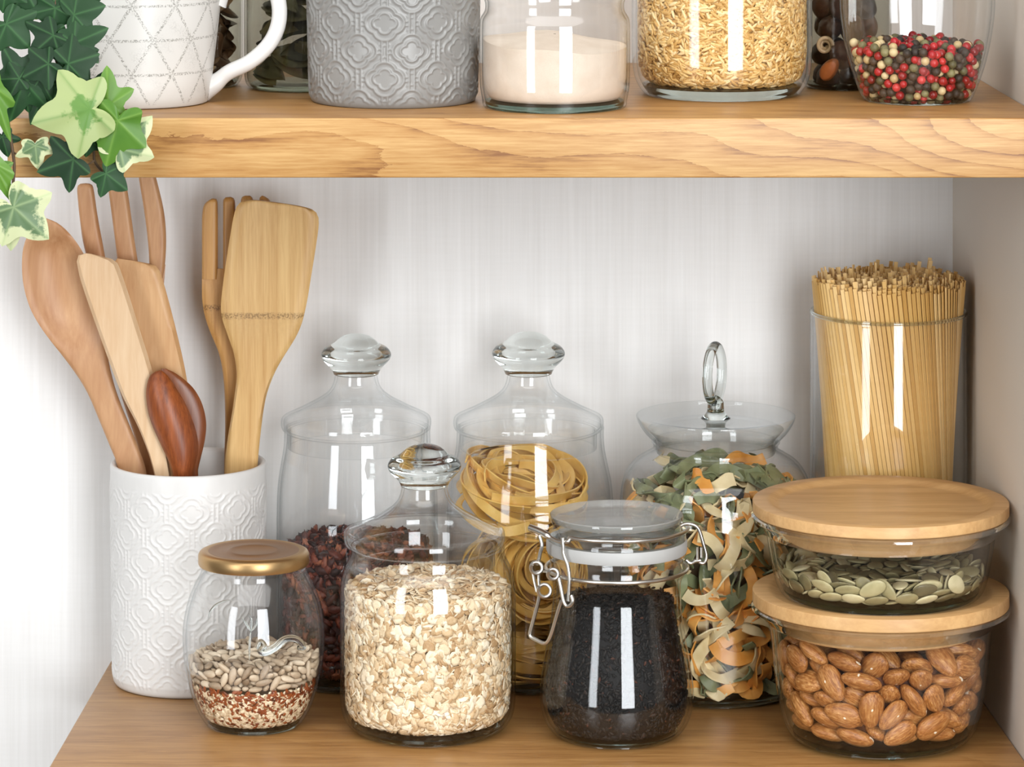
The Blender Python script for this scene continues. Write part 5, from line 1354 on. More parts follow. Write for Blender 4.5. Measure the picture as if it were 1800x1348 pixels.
individuals('peppercorn', [0,540,-3743,1801,382,262,-745,480,0,584,-4089,3437,91,619,309,716,0,-1469,-3790,3125,671,117,-473,559,0,-1312,-3583,1997,607,287,-251,697,0,-83,-3778,
1744,145,-180,-276,933,0,-11,-4159,3573,467,-81,209,856,0,138,-4044,2993,322,452,403,-728,0,1741,-3697,3253,639,186,-717,-208,0,825,-3564,1287,151,698,
-538,-448,0,1456,-3660,2457,165,-178,-412,-878,0,-781,-3532,1085,2,-270,595,-757,0,735,-3947,2854,176,529,-643,525,0,-1664,-3244,1189,952,128,183,208,
0,-1218,-3769,2568,993,-75,-76,-55,0,1339,-3506,1628,794,-497,-242,-255,0,-1831,-3317,1785,64,-582,-20,810,0,-606,-3899,2544,99,-140,-145,-975,0,1969,
-3471,2732,321,73,-793,513,0,-2430,-3338,3490,294,181,905,246,0,-1423,-3072,642,44,-756,-22,-653,0,725,-3367,715,93,-295,501,808,0,2841,-2995,3453,769,
360,-520,-93,0,-3085,-2842,3761,27,-830,474,293,0,-2211,-3345,2921,299,-510,575,-565,0,-1907,-3682,3527,819,563,-86,-68,0,-3184,-1945,1562,562,505,191,
626,0,-1049,-4001,3492,429,-425,504,-618,0,-653,-3757,1965,673,-144,-237,685,0,2404,-3279,3136,628,-51,152,-761,0,-2178,-2971,1405,583,-18,-808,76,0,
891,-3777,2281,548,-497,647,-185,0,15,-3895,2334,819,-93,-1,-566,0,-2625,-2978,2650,719,-78,-531,441,0,-824,-3237,547,686,114,167,-699,0,-488,-3769,
3557,523,690,-25,500,0,-2110,-3273,2321,413,417,-328,-740,0,-4147,664,3749,434,-621,-553,-347,0,-2858,-2221,1106,223,-869,-167,408,0,1286,-3326,981,
613,-551,228,-518,0,1890,-3363,2139,786,-224,413,-402,0,2436,-2867,1760,394,70,357,844,0,2579,-2591,1252,233,73,136,-960,0,-1989,-2872,824,961,198,182,
-68,0,1780,-2904,663,265,744,322,522,0,-2796,-2662,2162,414,268,566,-661,0,3557,-2090,3407,602,-751,46,269,0,-2656,-2620,1578,18,-208,-20,978,0,-3881,
-1341,3353,377,32,-656,-653,0,879,-2197,3762,489,-374,478,626,0,-3104,-2535,2848,489,-332,128,-796,0,-2833,-2950,3224,741,-14,214,636,0,-2429,-2454,
728,485,-23,-71,871,0,-222,-3397,1296,909,368,-2,196,0,2286,-2555,714,618,-357,-689,123,0,2526,-1640,3809,114,812,-440,-367,0,-3355,-2405,3397,94,-690,
-459,552,0,2430,-3113,2549,890,190,169,-379,0,2977,-2228,1542,215,340,-601,691,0,-3190,-2217,2324,711,-251,-44,655,0,3213,-2482,3083,115,-699,-196,
-678,0,-1227,-2937,3733,20,-539,418,731,0,2770,-2712,2228,117,-366,505,-773,0,3181,-2262,2337,899,-188,178,353,0,-1977,36,4034,695,-584,330,258,0,
-3867,-1058,2809,284,-509,72,-809,0,3075,-1909,3740,255,127,837,-467,0,-1702,-2165,4086,675,93,-603,-414,1,-545,-4076,3079,356,-227,-504,-753,0,1179,
-2952,495,818,10,564,-113,1,-1757,-3593,2631,409,-606,191,655,1,-1243,-3533,1425,518,-319,610,507,0,247,-3668,3820,262,-61,950,-158,1,1286,-3851,2965,
821,-176,429,-332,1,269,-3705,1288,75,-160,745,-643,0,3848,-1578,3591,119,21,351,928,0,-3672,-669,3681,271,-518,809,-61,0,-3459,-2045,2903,496,-598,
-235,-584,0,-1831,-2653,3770,136,426,516,-731,1,178,-3517,805,548,-733,-393,86,1,-315,-3430,631,868,133,404,257,1,1811,-3208,1146,317,-328,201,-867,1,
1979,-3152,1631,648,-642,198,-358,1,-2401,-3002,1923,52,533,-835,-123,0,-2856,105,3934,896,59,-401,-184,0,-771,-3269,1618,4,-189,-977,-97,0,-2978,
-1241,511,706,-305,-639,-9,0,-3504,-1711,2390,428,-82,711,-552,0,1715,-1708,3681,448,-452,-228,737,0,2997,-1495,558,621,411,563,-358,0,941,-3619,3363,
157,43,189,968,0,-860,-3613,3051,468,-31,883,24,0,3390,-1778,1995,243,-241,-338,-877,0,-3093,-1696,890,118,-114,-400,902,1,-3500,-1549,1834,695,409,
-558,-196,0,3209,-1766,1225,498,630,-532,268,0,1419,-1186,3808,400,-287,485,723,0,-3365,-826,765,338,-38,296,893,0,1296,-3121,3406,560,-336,738,168,0,
353,-1632,3898,826,4,482,292,0,2614,-2086,548,296,852,-430,-26,0,3473,-1996,2803,803,28,-101,586,0,2011,-2526,3634,431,624,439,-481,0,119,-734,4051,
495,-471,10,-730,0,-236,-1318,3855,503,221,-417,725,0,-114,1764,4133,284,206,932,91,0,1635,1675,3993,64,241,211,-945,0,1911,-3073,3409,65,287,-561,
-774,0,823,-196,3990,57,-55,-84,993,0,-3215,896,3834,157,56,-383,-909,0,-3700,-1157,2220,741,-1,-664,-101,1,102,-3153,428,392,579,-714,-2,1,-3415,
-1479,1310,302,-576,191,735,0,-629,-1777,3733,693,-545,12,473,0,3648,-1501,2491,692,436,-556,149,0,-257,-3599,2958,271,720,511,-383,0,2478,301,3861,
369,-681,201,-600,0,4173,117,3662,473,-356,632,501,0,1999,1201,3829,818,-385,277,-325,0,-1637,-2530,456,365,-236,-228,871,0,-1185,-238,3985,113,-62,
653,-747,1,-3608,-372,1013,361,-332,-115,864,1,3852,-1321,2994,164,-236,-894,-344,0,-3594,-1032,1617,280,67,-59,-956,0,2693,-2720,2919,465,-277,292,
789,0,-3469,-1790,3461,124,-573,486,648,0,579,-2836,459,806,57,-87,583,0,-2415,-2742,3631,472,712,3,520,0,-406,-2817,3672,245,-755,-356,494,0,-465,
-618,3917,841,157,-504,-121,0,3514,-884,1098,449,49,474,-756,0,-2044,-2060,459,655,368,-468,-466,0,-1515,-3119,2356,346,501,-655,447,0,-172,-2951,888,
407,7,441,800,0,-1364,1127,4024,889,-151,432,3,0,247,-3349,2148,742,285,447,411,0,893,-3082,1652,238,855,-300,350,0,-3920,-492,2584,304,-539,771,-153,
0,309,-3534,2721,616,328,218,682,1,-4063,-811,3289,565,-485,-390,-541,0,2768,-2382,3491,79,-329,930,143,0,3228,-893,558,681,-99,576,-442,0,570,1491,
3983,106,84,465,875,0,-334,-3381,2381,565,326,472,-593,0,1282,-597,3873,734,196,-247,-601,1,2132,-815,3745,535,-199,-635,520,0,-3155,-348,3620,276,840,
158,-439,1,3694,-851,1641,666,-518,-349,-407,1,-891,-3368,2324,436,552,-175,-688,0,-2917,-2256,3780,106,-872,-296,376,0,-1231,-2308,932,636,636,-96,
-427,0,1960,-2670,1227,92,122,-790,594,0,-1024,-2661,462,143,156,27,-977,0,-110,-65,4036,178,781,304,-515,1,-3810,-645,1977,478,-244,-119,835,0,1798,
-2696,1939,327,-138,482,801,0,3166,1372,3661,223,-584,408,665,0,3320,-1261,1532,432,-218,-254,-837,0,-3710,-272,1554,137,-193,645,727,0,4116,741,3689,
673,523,-522,-1,0,-2371,492,3925,241,-711,-523,404,0,-2422,-300,3762,570,637,-275,-441,0,1632,-2348,463,277,354,-111,886,0,1157,-3220,2181,446,-160,
511,-717,1,-2738,-1715,3863,242,-28,700,-672,1,68,-2313,3703,245,91,-243,-934,0,-3324,-253,538,745,-204,30,-635,1,2266,-2451,2131,726,-23,-116,-677,1,
3645,-1255,1979,949,-119,103,-273,0,-3848,-93,2118,831,369,-403,-103,0,656,-3083,2517,364,215,-440,792,0,1932,3741,3864,110,-643,248,-716,0,-4066,337,
3227,885,427,-152,-110,1,-1635,-2893,2856,685,310,375,543,0,-2330,-2076,3677,174,-163,-470,850,0,-219,-3129,1828,563,304,736,221,0,-4053,-264,3167,74,
111,-980,147,1,-1144,-2375,3840,370,-447,-359,731,0,193,1024,4043,548,-671,-21,-500,0,3191,-1325,3761,12,-475,-366,-800,0,-1864,-3109,3355,952,257,13,
165,0,2881,-1885,2699,731,-20,-582,-355,1,-467,-2792,424,670,-220,219,674,0,3815,-897,2377,786,-311,-161,509,0,-3972,159,2650,162,-844,-104,500,1,1210,
808,3943,67,948,139,277,1,2053,-1969,421,262,37,581,770,0,1111,-3326,2843,451,-631,-362,-518,0,-2504,-1837,782,370,-686,7,-627,1,-2289,-2797,3070,883,
98,408,-211,1,4071,-1054,3604,726,7,383,572,1,-2330,-2269,1282,391,648,369,-539,1,-1307,-3266,3285,24,-551,-802,229,1,729,-1107,3827,98,946,214,-225,0,
-1712,-2734,1925,283,929,-81,-223,0,-1292,-2781,1323,432,-305,67,846,0,1456,-2922,1504,387,-784,140,465,0,-2242,-2443,1998,475,-140,-204,-844,1,1603,
-3057,2890,704,-440,407,380,0,317,-3193,1527,64,817,412,-398,0,-2932,-1729,2069,120,344,708,-605,0,-644,-49,3751,104,-334,-842,-411,0,3463,-366,800,
140,98,764,-622,0,3930,-764,2960,14,89,-984,152,1,1324,-2296,3453,248,-438,777,-378,0,-3008,1801,3845,8,828,418,374,1,2696,-1744,978,756,75,-564,-325,
1,-844,-3318,3542,831,297,-292,-369,1,-1360,-847,3855,273,640,-645,315,1,-3521,-1492,2922,312,543,-254,737,1,-377,-2385,1362,660,-34,540,521,0,3940,
-307,2564,68,755,-624,-191,0,-498,3032,3732,206,193,-660,696,0,3286,-559,3726,62,-219,603,765,0,-625,4121,3667,386,251,-770,-441,0,-1774,605,3975,565,
65,-198,798,0,-330,749,3878,521,644,40,-559,0,1879,232,3669,532,-274,729,332,0,750,-2871,1073,507,-271,800,170,0,3670,-346,1380,640,707,70,292,0,-2142,
1261,3925,73,585,217,778,0,3280,284,3672,78,-66,984,-148,1,776,4171,3820,114,196,965,135,0,469,-2796,2022,939,241,-243,38,0,-3018,-1280,1666,641,-726,
-152,198,0,-2069,-2706,2534,524,-729,245,366,1,364,-3587,3274,410,74,-300,858,0,-1849,-1696,3727,976,-181,-120,29,1,-1170,-3225,2788,816,243,86,517,1,
-593,1774,3799,9,570,616,-543,0,4109,-485,3470,269,-179,858,-399,1,-1502,-2647,3319,331,182,-264,-888,0,-2876,-1764,3263,152,-536,-295,776,0,-952,510,
3865,573,148,-733,336,0,-1104,-2882,1967,365,371,274,809,0,-764,-2865,2587,664,596,-153,424,0,2293,-2300,3133,66,-710,-635,-297,0,2870,-1638,1730,32,
-351,-150,-924,0,1460,3351,3732,517,-552,-580,-302,1,-3893,1591,3640,725,208,-34,655,0,-3298,2508,3527,100,-170,-675,711,1,-2437,-1986,2227,350,114,
-478,-797,0,2447,-1177,3420,75,314,-319,891,1,-1534,-2172,3536,81,651,-162,737,0,-42,-2850,2363,528,-372,746,-163,0,1181,-2570,1925,404,-36,-601,689,0,
1778,-367,3638,616,-30,617,490,1,2369,-2064,1215,834,340,-415,-128,0,3789,-416,1990,424,-239,360,-796,1,-1346,-2360,1677,694,-648,-76,304,0,-103,-3302,
3457,508,118,-816,-250,1,2135,-2823,2944,92,666,-29,-740,0,-768,-2913,1069,719,-540,-290,-329,1,3021,-1191,1046,172,-537,188,-804,0,-2829,-1800,2657,
359,-167,-233,888,0,441,-2397,847,680,570,-446,-115,0,3539,925,3527,598,462,-643,123,0,-3522,189,903,825,84,-414,376,1,-2548,-338,421,940,298,151,-69,
0,-2304,-858,457,467,-453,-378,658,0,-2558,-2353,2645,604,477,195,608,0,1021,-2370,470,174,-594,325,715,0,-1791,-424,3674,245,-820,416,307,1,2444,
-1556,415,95,-97,-305,-943,0,-3647,756,3416,201,-64,-387,-898,0,-3501,790,1012,406,-201,64,-889,1,-3046,-1165,1081,882,409,195,125,0,-1140,2569,3867,
184,423,860,218,0,4054,-11,3075,366,-680,-401,492,1,-3723,373,1418,31,322,429,843,1,-1874,-2352,1552,558,-751,-257,243,0,-2652,-2344,3233,776,473,248,
336,1,-1277,-1670,3641,396,136,-483,769,0,-2158,-1457,457,459,110,58,-880,0,3280,2551,3559,23,791,577,203,0,3557,-1001,3390,821,432,-186,-323,0,-2687,
-1653,1346,14,525,-55,-849,0,-1894,-1086,870,708,570,-412,-56,0,1585,-2278,1539,728,-518,415,174,0,-3819,528,2116,76,-934,293,192,0,-1840,-2292,995,
495,-112,-378,-774,1,-453,-1636,427,793,420,-320,-303,0,1364,-2731,2476,946,-144,253,145,0,2244,1745,3697,321,460,659,-501,0,2461,2778,3617,13,-728,
274,628,0,2670,-2030,2144,424,313,-146,-837,0,3362,-1551,3203,634,-30,-770,-61,1,45,-2616,421,902,128,-80,404,0,613,-3108,3125,541,209,127,-804,0,983,
-1587,3622,361,317,-392,-784,0,2200,-1715,3316,78,575,-691,431,1,-1808,-1105,3759,765,12,614,194,1,1094,-2497,1368,570,183,-263,-757,1,1351,-2706,981,
924,361,-73,105,0,-2950,-1258,3618,492,68,177,-850,1,-886,-2229,1380,821,-32,-390,-415,0,-756,-1052,3626,634,122,615,452,0,-1488,-1930,1353,74,166,
-132,974,0,-557,-3088,3117,378,366,-761,379,0,1065,1811,3790,827,188,-240,472,1,-3169,-782,1897,15,-603,-243,-760,1,-2602,-2065,1724,672,362,-44,-645,
0,1670,-2559,3115,111,277,595,-746,0,-3928,769,2805,414,-293,235,-829,0,-2401,1794,3752,167,-773,-474,388,1,2192,-2365,1621,158,-154,-290,-931,1,-17,
-3092,2889,390,738,462,-301,1,752,-2202,2044,6,160,-234,959,1,1940,2300,3847,848,-323,360,218,1,1906,-2903,2469,611,38,-518,-598,0,-674,-1091,462,823,
351,-38,-444,1,2333,-214,3653,547,-367,-410,-631,0,3381,-1077,2815,14,-394,591,-703,0,-3372,1406,3519,139,447,-852,-235,0,-2272,-853,3538,962,122,-47,
241,1,1937,-2179,926,504,-65,-629,-588,0,1660,-1949,3130,982,154,-55,-90,0,2142,-1646,880,618,-312,197,-695,0,3753,1667,3341,119,-564,-538,-615,1,
-3576,-539,3042,877,182,-392,208,0,-3042,-1204,2777,723,488,-97,-479,1,-2365,-1439,3632,611,-475,509,-376,0,-2084,-1786,1395,237,-536,209,783,0,-1997,
-2353,3253,64,-122,932,335,0,-1403,-1961,474,839,-69,2,-540,0,3763,134,1741,902,-422,68,-60,0,-1695,-1505,2754,553,437,-130,-697,0,-1212,-2448,2393,
571,-595,-524,-211,0,-778,-2099,460,782,-330,-49,527,0,-29,-2040,458,943,-294,-149,55,1,637,-2422,3286,826,413,-249,-290,0,1364,-2134,980,357,-249,
-114,-893,0,-3868,1276,3160,856,-441,-212,164,0,-2607,-1299,2371,688,-407,-571,188,0,-2560,-1211,3142,150,863,-427,226,0,124,-2653,1307,25,152,310,938,
0,816,-2490,2508,376,209,-374,-822,1,-3430,-692,2384,574,109,-258,769,1,-666,-2376,933,757,104,189,-617,0,2591,1161,3688,260,373,-565,688,1,1198,4009,
3537,336,94,782,-517,1,-3420,-213,2624,112,-117,908,-385,0,-2062,815,3490,230,-196,-539,786,1,-1760,-2283,2298,584,-706,-397,43,1,1695,-1428,1846,709,
204,324,-592,0,1568,-1420,871,471,845,31,251,0,-2043,-2043,2715,653,439,388,479,1,497,-1917,3417,907,-15,-415,66,0,1618,780,3576,685,-157,-406,585,0,
-3311,281,2377,381,913,-143,-14,1,-1759,-1850,3182,608,-762,-20,-220,0,-1507,-1354,458,767,80,97,-629,0,-1232,-1434,2368,518,163,-101,-834,1,246,-2370,
2325,834,-208,487,153,1,615,-2534,1540,695,-40,657,290,0,1243,-1111,457,600,86,320,728,0,1308,-490,464,242,-356,-98,-897,0,1782,-279,763,29,328,284,
900,0,-3592,20,3451,306,-585,-188,-727,0,-1774,-1694,874,248,697,53,671,0,-1520,-2273,2880,151,-567,586,-558,0,1278,-1865,1903,920,-167,-15,354,1,967,
-1972,3214,85,901,-293,308,1,3950,1160,3198,80,-310,590,741,0,-3146,974,532,736,32,-513,440,1,-3142,-1225,2227,310,-900,-79,296,0,-2502,-1228,903,461,
381,-506,-622,1,-1935,-1975,1910,929,252,-266,50,0,-219,2216,3737,327,426,-155,829,1,-728,-2706,1591,802,-263,391,-367,0,-78,-1213,458,377,240,224,866,
0,181,-2767,3404,180,-207,-286,-918,1,1957,-1196,3135,11,-802,-373,-466,0,1872,-1752,1402,584,-62,50,-808,1,2825,-1731,3244,303,-438,846,32,1,-975,
-1576,440,878,-350,-292,-147,0,-826,1083,3701,61,-59,-990,-116,0,235,-2025,1869,609,0,552,-570,0,-1465,3030,3630,154,979,-122,-52,0,-301,3587,3631,912,
-231,-242,-236,1,595,989,3654,624,-31,-48,-779,1,1639,-856,3394,0,-156,32,987,1,2983,-1497,2272,488,-448,-220,-716,0,3206,-980,2237,934,-156,312,-80,0,
3541,-166,3356,374,-5,510,774,0,-3484,1211,1445,21,-755,-70,652,0,-3183,-44,1359,407,51,-801,437,0,-3363,-1014,3255,231,259,-737,-581,0,-2859,-741,
2370,206,749,-65,-626,0,-2541,-939,1869,886,-11,54,-461,1,-2325,-1859,3158,690,-226,-193,660,0,-1172,-1763,2881,587,15,-660,469,1,-613,-1802,898,129,
-5,348,928,1,-554,-2750,2090,11,-374,171,911,0,436,-16,3555,162,-984,-39,-69,0,326,-2652,2825,792,231,-524,-212,1,2043,-1079,926,746,493,271,357,1,
-3101,-637,2877,186,-633,-74,748,0,-2185,-1178,1401,551,627,434,340,0,-2321,-615,1012,762,341,-331,-441,0,286,-1989,1257,910,-167,278,260,0,478,-1334,
3383,188,-21,224,-956,1,950,-1861,2384,427,-678,184,570,0,1832,-2339,2496,737,310,259,-542,1,2347,-1862,1700,411,611,392,552,0,2374,-669,1995,445,115,
-94,883,0,2837,-485,795,1,43,-119,992,0,3375,-508,2570,119,-163,-665,719,1,-2711,-260,3265,457,421,0,-783,0,-2049,139,3428,147,-79,-607,-777,0,-1964,
-1304,3260,446,-34,280,850,0,-1593,-1333,1335,639,-117,-353,673,0,-1001,-2088,3368,131,695,413,-573,0,-307,-811,880,824,124,-510,215,0,-287,-2592,2872,
254,253,-207,910,0,-64,-1779,3489,10,-29,757,-653,0,1673,1350,3331,629,-381,250,-630,0,1064,-2703,3036,778,-289,-427,358,1,1327,-2248,2767,408,-570,
-228,676,0,2205,703,3478,632,419,618,-209,0,2698,-626,3515,717,290,-121,622,], [(.0030, .0030, .0030, 0), (.0026, .0026, .0025, 0)], PM, A, LB, 'peppercorn', GB, 10, 7, .02, 300,
            ('peppercorns', 'mixed peppercorns half hidden among the others in the rounded jar'))
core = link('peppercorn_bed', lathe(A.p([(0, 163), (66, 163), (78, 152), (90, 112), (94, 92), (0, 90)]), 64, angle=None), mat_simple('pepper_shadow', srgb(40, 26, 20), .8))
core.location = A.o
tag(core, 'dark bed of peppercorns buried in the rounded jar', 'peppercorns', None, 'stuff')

# jar of nuts behind
A = Axis(1486, 153, Z_UP)
jar = thing('nut_jar', A.o, 'narrow glass jar of dark nuts wedged behind the rice and pepper jars', 'jar')
glass_jar(jar, A, [(64, 153), (72, 149), (78, 140), (81, 120), (81, -80), (78, -96), (70, -106), (70, -118)], 4.5, 145, G_SHADED)
plain_lid(jar, A, -116, 76, M_METAL, 28)
M_NUT = seed_mat('dark_nut_shell', [(0, srgb(46, 28, 24)), (.6, srgb(92, 58, 46)), (1, srgb(130, 88, 66))], .4, 200, .3, .4)
M_NUTL = seed_mat('pale_cut_nut', [(0, srgb(176, 146, 108)), (1, srgb(206, 180, 142))], .5, 200, .2)
M_ALM2 = seed_mat('roasted_almond', [(0, srgb(150, 78, 34)), (1, srgb(192, 112, 58))], .4, 300, .3, .3)
nm = {}
V, Fc = ellipsoid(18, 12, .1); T = fix_quads(V, Fc)[1]
nutm = mesh('nut', [(x * .0125, y * .0105 * (1 + .05 * math.sin(7 * math.atan2(z, y))), z * .0100 * (1 + .05 * math.sin(7 * math.atan2(z, y)))) for x, y, z in V], T)
nutm.materials.append(M_NUT)
rr = random.Random(3)
k = 0
for lay in range(5):
    z = A.h(134) + lay * .0165
    for j in range(5):
        a = j * 2 * PI / 5 + lay * .63 + rr.uniform(-.1, .1)
        # leave room for the almond and the coiled pale piece
        if lay == 0 and -2.0 < ((a + PI) % (2 * PI) - PI) < -.4: continue
        o = link('nut', nutm, None)
        q = 60 * A.m - .0090
        o.location = A.o + Vector((q * math.cos(a), q * math.sin(a), z + rr.uniform(-.001, .001)))
        o.rotation_euler = (rr.random() * 6, rr.random() * 6, rr.random() * 6)
        o.scale = (.82,) * 3
        tag(o, 'round dark brown nut in the narrow jar behind the rice', 'nut', 'dark nuts in the narrow jar')
alm = mesh('almond', [(x * .0105, y * .0066, z * .0045) for x, y, z in V], T); alm.materials.append(M_ALM2)
o = link('almond', alm, None); o.location = A.l(1458, 122, 66); o.location += A.o; o.rotation_euler = (R(90), R(-50), R(-25)); o.scale = (.85,) * 3
tag(o, 'single orange-brown almond at the bottom of the narrow nut jar', 'almond')
sp = [A.l(1450 + r_ * math.cos(a), 80 + r_ * 1.05 * math.sin(a), 62 + 2 * i / 10) for i, (a, r_) in enumerate(zip(np.linspace(0, 4 * PI, 40), np.linspace(4, 14, 40)))]
o = link('coiled_nut', mesh('coiled_nut', *tube(sp, 3.4 * A.m, 8, 2)), M_NUTL); o.location = A.o
tag(o, 'pale snail-coiled piece among the dark nuts in the narrow jar', 'nut')

# shade-tinted jars behind the mug
def leaf_piece(L, Wd, bend, seed):
    rr = random.Random(seed); V = []; Fc = []
    n, m = 12, 6
    for i in range(n + 1):
        t = i / n
        w = Wd * math.sin(PI * min(max(t, .02), .98)) ** .75
        for j in range(m + 1):
            s = j / m * 2 - 1
            V.append((L * (t - .5), w * s, bend * math.sin(PI * t) + .35 * w * abs(s) + .0012 * math.sin(9 * t + 3 * s + seed)))
    for i in range(n):
        for j in range(m):
            a = i * (m + 1) + j
            Fc.append((a, a + 1, a + m + 2, a + m + 1))
    b = len(V)
    V += [(x, y, z - .0006) for x, y, z in V]
    Fc += [tuple(reversed([i + b for i in f])) for f in Fc]
    return V, Fc
A = Axis(527, 154, Z_UP)
jar = thing('herb_jar', A.o, 'shade-tinted glass jar of dried bay leaves between the mug handle and the grey canister', 'jar')
glass_jar(jar, A, [(84, 154), (92, 150), (97, 140), (98, 120), (98, -80), (92, -98), (84, -106), (84, -120)], 4.5, 146, G_SHADED)
plain_lid(jar, A, -118, 92, M_METAL, 28)
M_BAY = seed_mat('dried_bay_leaf', [(0, srgb(62, 60, 36)), (.6, srgb(100, 96, 62)), (1, srgb(134, 122, 84))], .5, 120, .3, .3)
rr = random.Random(8)
bl = [mesh('bay_leaf', *leaf_piece(.052, .0115, .006, s)) for s in range(3)]
for me in bl: me.materials.append(M_BAY)
for k in range(34):
    a = -PI / 2 + rr.uniform(-1.9, 1.9) if k < 26 else rr.random() * 6.28
    q = rr.uniform(.40, .66) * 92 * A.m
    o = link('bay_leaf', bl[k % 3], None)
    o.location = A.o + Vector((q * math.cos(a), q * math.sin(a), A.h(132) + (k / 33) * .082))
    o.rotation_euler = (rr.uniform(.5, 1.5), rr.uniform(-.5, .5), a + PI / 2 + rr.uniform(-.35, .35))
    o.scale = (.72,) * 3
    tag(o, 'dried grey-green bay leaf inside the dark jar beside the grey canister', 'leaf', 'bay leaves in the dark jar')
A = Axis(327, 150, Z_UP)
jar = thing('spice_jar', A.o, 'shade-tinted glass jar of brown dried slices half hidden behind the mug handle', 'jar')
glass_jar(jar, A, [(86, 150), (94, 146), (99, 136), (101, 116), (101, -80), (94, -98), (86, -106), (86, -120)], 4.5, 142, G_SHADED)
plain_lid(jar, A, -118, 94, M_METAL, 28)
M_SLICE = seed_mat('brown_dried_slice', [(0, srgb(74, 50, 36)), (.6, srgb(124, 90, 66)), (1, srgb(160, 124, 94))], .4, 120, .3, .3)
sl = [mesh('dried_slice', *leaf_piece(.040, .013, .010, s + 5)) for s in range(3)]
for me in sl: me.materials.append(M_SLICE)
for k in range(26):
    a = rr.uniform(-1.7, .5)
    q = rr.uniform(.45, .66) * 95 * A.m
    o = link('dried_slice', sl[k % 3], None)
    o.location = A.o + Vector((q * math.cos(a), q * math.sin(a), A.h(130) + (k / 25) * .078))
    o.rotation_euler = (rr.uniform(.6, 1.5), rr.uniform(-1.2, 1.2), a + PI / 2 + rr.uniform(-.3, .3))
    o.scale = (.7,) * 3
    tag(o, 'curled brown dried slice in the dark jar behind the mug', 'dried food', 'dried slices in the dark jar')

# ---------------------------------------------------------------- wooden tools in the holder
def resample(P, n, smooth=True):
    P = [np.array(p, float) for p in P]
    if smooth:
        P = [np.array(p) for p in chaikin(P, 2)]
    P = np.array(P)
    d = np.concatenate([[0], np.cumsum(np.hypot(*(P[1:] - P[:-1]).T))]); d /= d[-1]
    t = np.linspace(0, 1, n)
    return np.stack([np.interp(t, d, P[:, 0]), np.interp(t, d, P[:, 1])], 1)

def blade(L, Rr, Y, th, dish=lambda t: 0.0, lean=0.0, n=64, m=12, smooth=True, edge=5.0):
    """loft between a left and a right outline (pixels, from the tip down) at depth Y"""
    Lp, Rp = resample(L, n, smooth), resample(Rr, n, smooth)
    V, Fc = [], []
    s = np.linspace(-1, 1, m)
    for i in range(n):
        t = i / (n - 1)
        yy = Y + lean * (1 - t)
        a, b = W(*Lp[i], yy), W(*Rp[i], yy)
        dd = dish(t)
        tf = th * min(1.0, .25 + t * 14)
        fr_ = []; bk = []
        for q in s:
            p = a.lerp(b, (q + 1) / 2)
            e = max(1 - abs(q) ** edge, .0) ** .5
            off = dd * (1 - q * q)
            fr_.append((p.x, p.y - tf / 2 * e + off, p.z))
            bk.append((p.x, p.y + tf / 2 * e + off, p.z))
        V += fr_ + bk[::-1][1:-1]
    k = 2 * m - 2
    for i in range(n - 1):
        for j in range(k):
            a_, b_ = i * k + j, i * k + (j + 1) % k
            Fc.append((a_, b_, b_ + k, a_ + k))
    Fc.append(tuple(range(k))[::-1]); Fc.append(tuple(range((n - 1) * k, n * k)))
    return V, Fc

def yfloor(Y): return F * (HC - .0092) / (CAMD + Y) + YH
def tool(name, parts, mat, label, cat='utensil'):
    V, Fc = join(*parts)
    base = Vector(V[int(np.argmin([v[2] for v in V]))])
    V = [(x - base.x, y - base.y, z - base.z) for x, y, z in V]
    me = mesh(name, V, Fc, True, 45)
    bm = bmesh.new(); bm.from_mesh(me); bmesh.ops.recalc_face_normals(bm, faces=bm.faces); bm.to_mesh(me); bm.free(); me.shade_smooth(); me.set_sharp_from_angle(angle=R(45))
    o = link(name, me, mat); o.location = base
    return tag(o, label, cat)

bump_ = lambda t, c, w: math.exp(-((t - c) / w) ** 2)
yb = yfloor(-.071)
tool('wooden_spoon', [blade([(80, 384), (56, 398), (40, 432), (38, 470), (41, 504), (52, 542), (69, 572), (90, 601), (114, 630), (151, 682), (175, 740), (193, 784), (207, 816), (240, 1000), (250, yb)],
                            [(82, 384), (100, 390), (120, 407), (138, 430), (154, 458), (166, 490), (177, 530), (184, 580), (190, 632), (200, 675), (213, 712), (230, 752), (247, 795), (258, 826), (284, 1000), (288, yb)],
                            -.071, .0058, lambda t: .010 * math.exp(-((t - .17) / .13) ** 4) * min(1, t * 12), -.004, 90, 18)], M_BEECH,
     'big oval wooden spoon leaning out furthest from the white holder')
yb = yfloor(-.058)
Yf = -.058
tool('wooden_fork', [
    blade([(141, 323), (136, 326), (135, 334), (140, 384), (146, 430), (158, 470), (166, 520)], [(152, 322), (162, 323), (165, 332), (172, 384), (181, 430), (188, 470), (197, 520)], Yf, .006, n=40),
    blade([(196, 305), (190, 307), (188, 316), (194, 360), (202, 420), (208, 470), (216, 520)], [(208, 303), (218, 304), (221, 314), (228, 360), (236, 420), (244, 470), (250, 520)], Yf, .006, n=40),
    blade([(250, 302), (244, 305), (244, 316), (252, 360), (260, 420), (263, 470), (262, 520)], [(262, 300), (272, 302), (276, 318), (290, 375), (293, 430), (288, 488), (276, 520)], Yf, .006, n=40),
    blade([(158, 465), (164, 505), (176, 560), (194, 630), (214, 700), (236, 765), (254, 830), (282, 1000), (290, yb)], [(291, 465), (288, 505), (280, 560), (268, 630), (262, 700), (272, 765), (290, 830), (312, 1000), (318, yb)], Yf, .0062, n=60)], M_FORK,
     'three-tined wooden fork standing behind the spoon in the white holder')
yb = yfloor(-.094)
